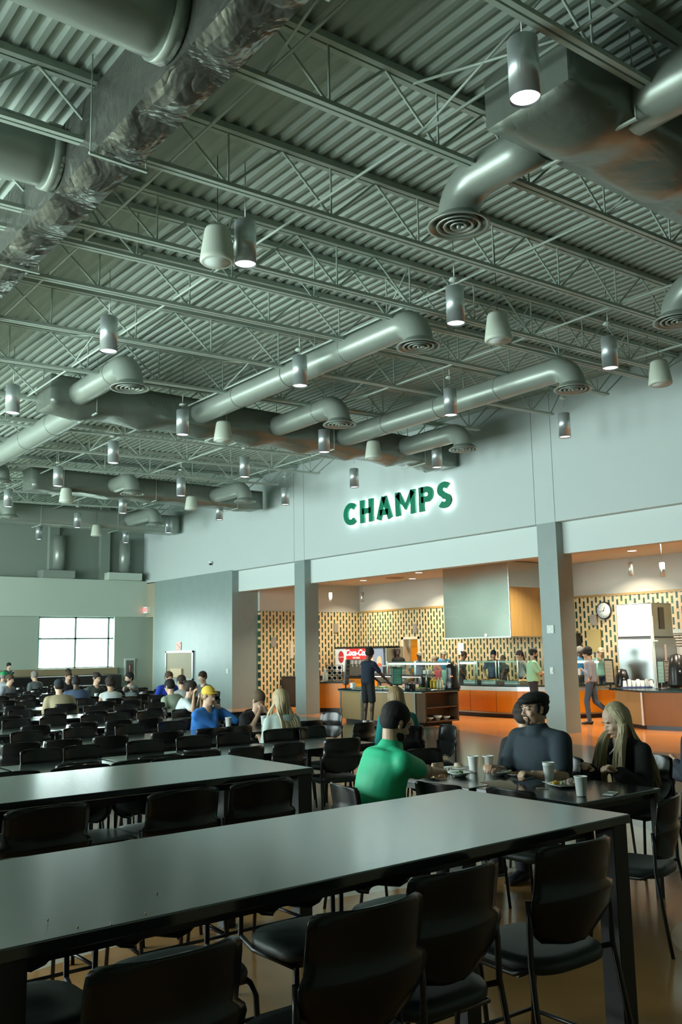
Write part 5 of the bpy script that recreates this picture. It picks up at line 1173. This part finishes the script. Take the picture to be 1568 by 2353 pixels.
for j in range(2):
    for i in range(7):
        q = p+mt @ V((-.3+.1*i, -.05+.1*j, .02)); o = thing('upturned_cup', 'upturned white cup on the tray, %s along the %s row' % (ORD[i], ('front', 'rear')[j]), 'cup', tuple(q), 0, 'upturned cups'); c = MB(); c.lathe([(.048, 0), (.045, .02), (.036, .13+.03*((i*j+i) % 2)), (.03, .14+.03*((i*j+i) % 2)), (0, .14+.03*((i*j+i) % 2))], n=14); c.obj('cup_body', M['white'], o)
for i, (px, m_, lab, h, w_) in enumerate(((1504, 'white', 'small cream pot beside the tray of upturned cups', .09, .035), (1432, 'black', 'black equipment behind the beige-faced display stand', .42, .16), (1560, 'black', 'dark coffee brewer at the picture edge on the second island', .75, .2))):
    p, s = spot(px, 1580); o = thing(('cream_pot', 'equipment_cover', 'coffee_brewer')[i], lab, 'appliance', tuple(p), 0); c = MB(); c.lathe([(0, 0), (w_, 0), (w_*1.05, h*.1), (w_*.9, h*.6), (w_*.6, h*.95), (0, h)], n=20); c.obj('appliance_body', M[m_], o); c = MB(); c.tube([(-w_*.5, -w_*.6, h*.5), (-w_*.9, -w_*.9, h*.45)], w_*.12, 8); c.obj('knob', M['steel_dull'], o)
# wall clock
cy, cz = 14.59, 2.66
t = thing('wall_clock', 'round white wall clock with black rim on the tiled back wall', 'clock', (XB-.02, cy, cz)); Rm = Matrix.Rotation(-PI/2, 3, 'Y')
c = MB(); c.lathe([(0, 0), (.22, 0), (.235, .02), (.225, .045), (.205, .03), (0, .03)], n=40, rot=Rm); c.obj('clock_case', M['black'], t)
c = MB(); c.lathe([(0, .032), (.203, .032), (.203, .030), (0, .030)], n=40, rot=Rm); c.obj('clock_face', M['white'], t)
for nm, a, L, w_ in (('hour_hand', 21, .10, .014), ('minute_hand', 258, .15, .010)):
    a = math.radians(a); c = MB(); d = V((0, -math.sin(a), math.cos(a))); c.tube([V((-.036, 0, 0))-d*.02, V((-.036, 0, 0))+d*L], w_/2, 6); c.obj(nm, M['black'], t)
for n in range(12): 
    a = n*PI/6; c = MB(); d = V((0, -math.sin(a), math.cos(a))); c.tube([V((-.034, 0, 0))+d*.165, V((-.034, 0, 0))+d*.19], .004, 5); c.obj('hour_mark', M['black'], t)
# small grey speakers and notices on the tiled walls, boards, cabinets
def plaque(name, label, cat, c0, size, m, grp=None):
    o = thing(name, label, cat, tuple(c0), 0, grp); c = MB(); c.box((0, 0, 0), size); c.obj('panel', m, o, .004); return o
G1 = cm((.28, .26, .22), .5)
q = on(629, 1475, Y=24.78); plaque('wall_speaker', 'small brown-grey wall speaker on the tiled side wall beside the grey block', 'speaker', q, (.16, .06, .30), G1, 'tile wall speakers')
q = on(772, 1443, Y=24.78); plaque('wall_speaker', 'small tan wall speaker on the tiles above the drinks machine', 'speaker', q, (.16, .06, .30), G1, 'tile wall speakers')
plaque('wall_speaker', 'small grey wall speaker above the orange door', 'speaker', (XB-.03, 22.27-.35, 2.42), (.06, .14, .30), G1, 'tile wall speakers')
plaque('wall_speaker', 'small pinkish-grey wall speaker below and beside the clock', 'speaker', (XB-.03, 14.93, 2.43), (.06, .2, .28), G1, 'tile wall speakers')
plaque('paper_notice', 'white paper notice on the tiles under the hood corner', 'notice', (XB-.01, 19.9, 1.73), (.01, .24, .36), M['white'])
plaque('tan_board', 'plain tan board hanging by the black coffee machine', 'board', (20.165, 14.95, 1.88), (.04, .42, .60), cm((.42, .33, .12), .6))
t = thing('coffee_machine', 'tall black coffee machine with lit glass front beside the column', 'coffee machine', (19.95, 15.6, .0)); c = MB(); c.bb(-.15, .2, -.25, .3, 0, 2.1); c.obj('machine_body', M['black'], t, .02); c = MB(); c.bb(-.165, -.15, -.15, .15, 1.55, 2.0); c.obj('machine_window', cm((.45, .55, .6), .1), t)
t = thing('dark_cabinet', 'tall dark cabinet against the tiled side wall behind the middle column', 'cabinet', (17.4, 24.3, 0)); c = MB(); c.bb(-.55, .6, -.4, .48, .06, .92); c.obj('cabinet_body', cm((.02, .014, .01), .4), t, .01); c = MB(); c.bb(-.5, .55, -.35, .45, 0, .06); c.obj('plinth', M['kick'], t); c = MB(); c.bb(-.58, .62, -.43, .48, .92, .95); c.obj('cabinet_top', M['black'], t)
t = thing('wall_unit', 'dark grey wall-mounted unit above the dark cabinet', 'wall unit', (17.75, 24.65, 1.02)); c = MB(); c.bb(-.28, .4, -.18, .13, 0, .68); c.obj('unit_body', cm((.06, .06, .045), .4), t, .01); c = MB(); c.bb(-.0, .1, -.19, -.18, .35, .5); c.obj('unit_label', cm((.4, .2, .2)), t)
for i, x in enumerate((17.15, 17.35)): o = thing('takeaway_cup', 'pale cup standing on the dark cabinet, %s from the grey block' % ORD[i], 'cup', (x, 24.2, .95), 0, 'cups on the cabinet'); c = MB(); c.lathe([(0, 0), (.04, 0), (.05, .14), (0, .14)], n=14); c.obj('cup_body', cm((.6, .42, .28), .5), o)
plaque('poster_frame', 'cream edged framed panel on the tiled side wall by the middle column', 'panel', on(671, 1493, Y=24.77), (.12, .04, .56), cm((.6, .55, .42), .5))
# kitchen pass-through windows beyond the oven
for i, (y0, y1) in enumerate(((11.6, 12.75), (9.9, 11.4))):
    w = MB(); x = XB-.04
    w.bb(x-.04, x, y0, y1, 2.02, 2.12); w.bb(x-.04, x, y0, y1, 1.5, 1.56)
    for y in (y0, y1-.08): w.bb(x-.04, x, y, y+.08, 1.5, 2.1)
    wo = struct(w, 'window_%d' % (9+i), M['frost']); s_ = MB()
    for k in range(7): s_.box((x-.015, (y0+y1)/2, 1.6+.065*k), (.03, y1-y0-.16, .035), Matrix.Rotation(.5, 3, 'Y'))
    s_.obj('louver', cm((.35, .33, .28), .5), wo)
t = thing('white_bulkhead', 'white panel canopy over the dark brewing station', 'canopy', (19.3, 10.6, 1.45)); c = MB(); c.bb(0, .6, -1.3, 1.5, 0, .24); c.obj('bulkhead_panel', M['white'], t); c = MB(); c.bb(0, .12, 1.1, 1.35, -1.45, 0); c.obj('bulkhead_leg', M['white'], t)
t = thing('dish_machine', 'dark open brewing station under the white canopy', 'appliance', (19.35, 10.4, 0)); c = MB(); c.bb(0, .55, -1.1, 1.05, 0, 1.44); c.obj('machine_body', M['black'], t); c = MB(); c.bb(-.01, 0, .2, .7, .9, 1.2); c.obj('machine_gauge', M['lampmetal'], t)
# servery ceiling: downlight trims, vent, thin cylinder pendants
for i, (px, py) in enumerate(((835, 1334), (948, 1330), (963, 1316), (1453, 1266))):
    p = on(px, py, z=3.975); t = thing('recessed_downlight', 'lit recessed downlight in the serving area ceiling, %s from the middle column' % ORD[i], 'downlight', tuple(p), 0, 'servery downlights')
    c = MB(); c.lathe([(.10, 0), (.13, -.004), (.13, .004), (.10, .004)], n=24, caps=False); c.obj('trim_ring', M['white'], t); c = MB(); c.lathe([(0, -.001), (.10, -.001), (.1, .002), (0, .002)], n=24); c.obj('lamp_lens', M['lens_warm'], t)
p = on(908, 1328, z=3.97); t = thing('ceiling_vent', 'round grey ceiling vent between the downlights', 'vent', tuple(p)); c = MB()
for r in (.3, .22, .14, .06): c.lathe([(r, 0), (r-.02, -.015), (r-.05, 0)], n=28, caps=False)
c.obj('vent_ring', cm((.35, .28, .2)), t)
for i, (px, py) in enumerate(((760, 1384), (833, 1384), (1451, 1323), (1524, 1325))):
    p = on(px, py, X=17.4); t = thing('slim_pendant', 'slim steel cylinder pendant inside the serving area, %s from the middle column' % ORD[i], 'pendant lamp', tuple(p), 0, 'slim servery pendants')
    c = MB(); c.lathe([(.05, .0), (.055, 0), (.055, .30), (0, .30)], n=20); c.obj('lamp_shade', M['lampmetal'], t); c = MB(); c.tube([(0, 0, .3), (0, 0, 3.98-p.z)], .004, 6); c.obj('cord', M['steel_dull'], t); c = MB(); c.lathe([(0, .01), (.045, .01)], n=16, caps=False); c.obj('lamp_lens', M['frost'], t)
# ticket window on the grey block, plates, switches
t = thing('service_window', 'steel-framed service window in the grey block with a small ledge', 'service window', (XW-.02, 28.4, 1.33))
c = MB()
for a, b, z0, z1 in ((-1.0, -.93, -.48, .5), (.93, 1.0, -.48, .5), (-1, 1, .44, .5), (-1, 1, -.48, -.43)): c.bb(-.05, .0, a, b, z0, z1)
c.obj('window_frame', M['steel_dull'], t); c = MB(); c.bb(-.02, -.005, -.93, .93, -.43, .44); c.obj('roller_shutter', mat('tan_shutter', (.26, .22, .14), .6, 0), t); c = MB(); c.bb(-.08, -.02, -.25, .55, -.40, -.1); c.obj('counter_box', cm((.45, .33, .18), .5), t)
t = thing('notice_sign', 'small red and white notice above the service window', 'sign', (XW-.03, 28.5, 2.0)); c = MB(); c.bb(-.008, .008, -.2, .2, -.14, .14); c.obj('sign_panel', cm((.62, .30, .26), .5), t)
c = MB(); c.tube([(-.012, -.14, -.08), (-.012, .14, .08)], .012, 6); c.tube([(-.012, -.14, .09), (-.012, .14, .09)], .01, 6); c.obj('sign_mark', cm((.75, .7, .65)), t)
for i, (px, py, X, s_, lab, nm) in enumerate(((523, 1542, XW-.025, (.02, .12, .14), 'small steel switch plate on the grey block', 'switch_plate'), (1266, 1446, XW-.005, (.03, .18, .17), 'square thermostat box on the column beside the clock', 'thermostat'), (1269, 1541, XW-.005, (.02, .09, .14), 'white switch plate lower on the column beside the clock', 'switch_plate'))):
    q = on(px, py, X=X); o = plaque(nm, lab, 'switch', q, s_, M['frost']); c = MB(); c.box((-.016, 0, 0), (.01, .03, .05)); c.obj('switch_toggle', M['white'], o)
t = thing('extinguisher_cabinet', 'white-framed fire extinguisher cabinet on the end wall by the doorway', 'cabinet', (14.5, YE-.02, 1.25)); c = MB(); c.bb(-.2, .2, -.05, .02, -.35, .35); c.obj('cabinet_frame', M['frost'], t); c = MB(); c.bb(-.15, .15, -.06, -.05, -.3, .28); c.obj('cabinet_door', cm((.12, .12, .10), .2), t); c = MB(); c.cap((0, -.065, -.18), (0, -.065, .1), .05, .05); c.obj('extinguisher', cm((.16, .05, .04), .3), t)
# dark booth bench under the end window with a pale table edge
t = thing('booth_bench', 'long black booth bench along the end wall under the window', 'bench', (11.4, 30.3, 0)); c = MB(); c.bb(-2.8, 2.6, -.1, .45, .0, .46); c.obj('bench_seat', M['black'], t, .02); c = MB(); c.bb(-2.8, 2.6, .4, .6, .46, 1.04); c.obj('bench_back', M['black'], t, .03)
for i in range(3):
    o = dup(lt, (9.9+1.25*i, 29.7, 0), 0, 'square dark table in front of the black booth bench, %s from the picture edge' % ORD[i], 'square low tables')
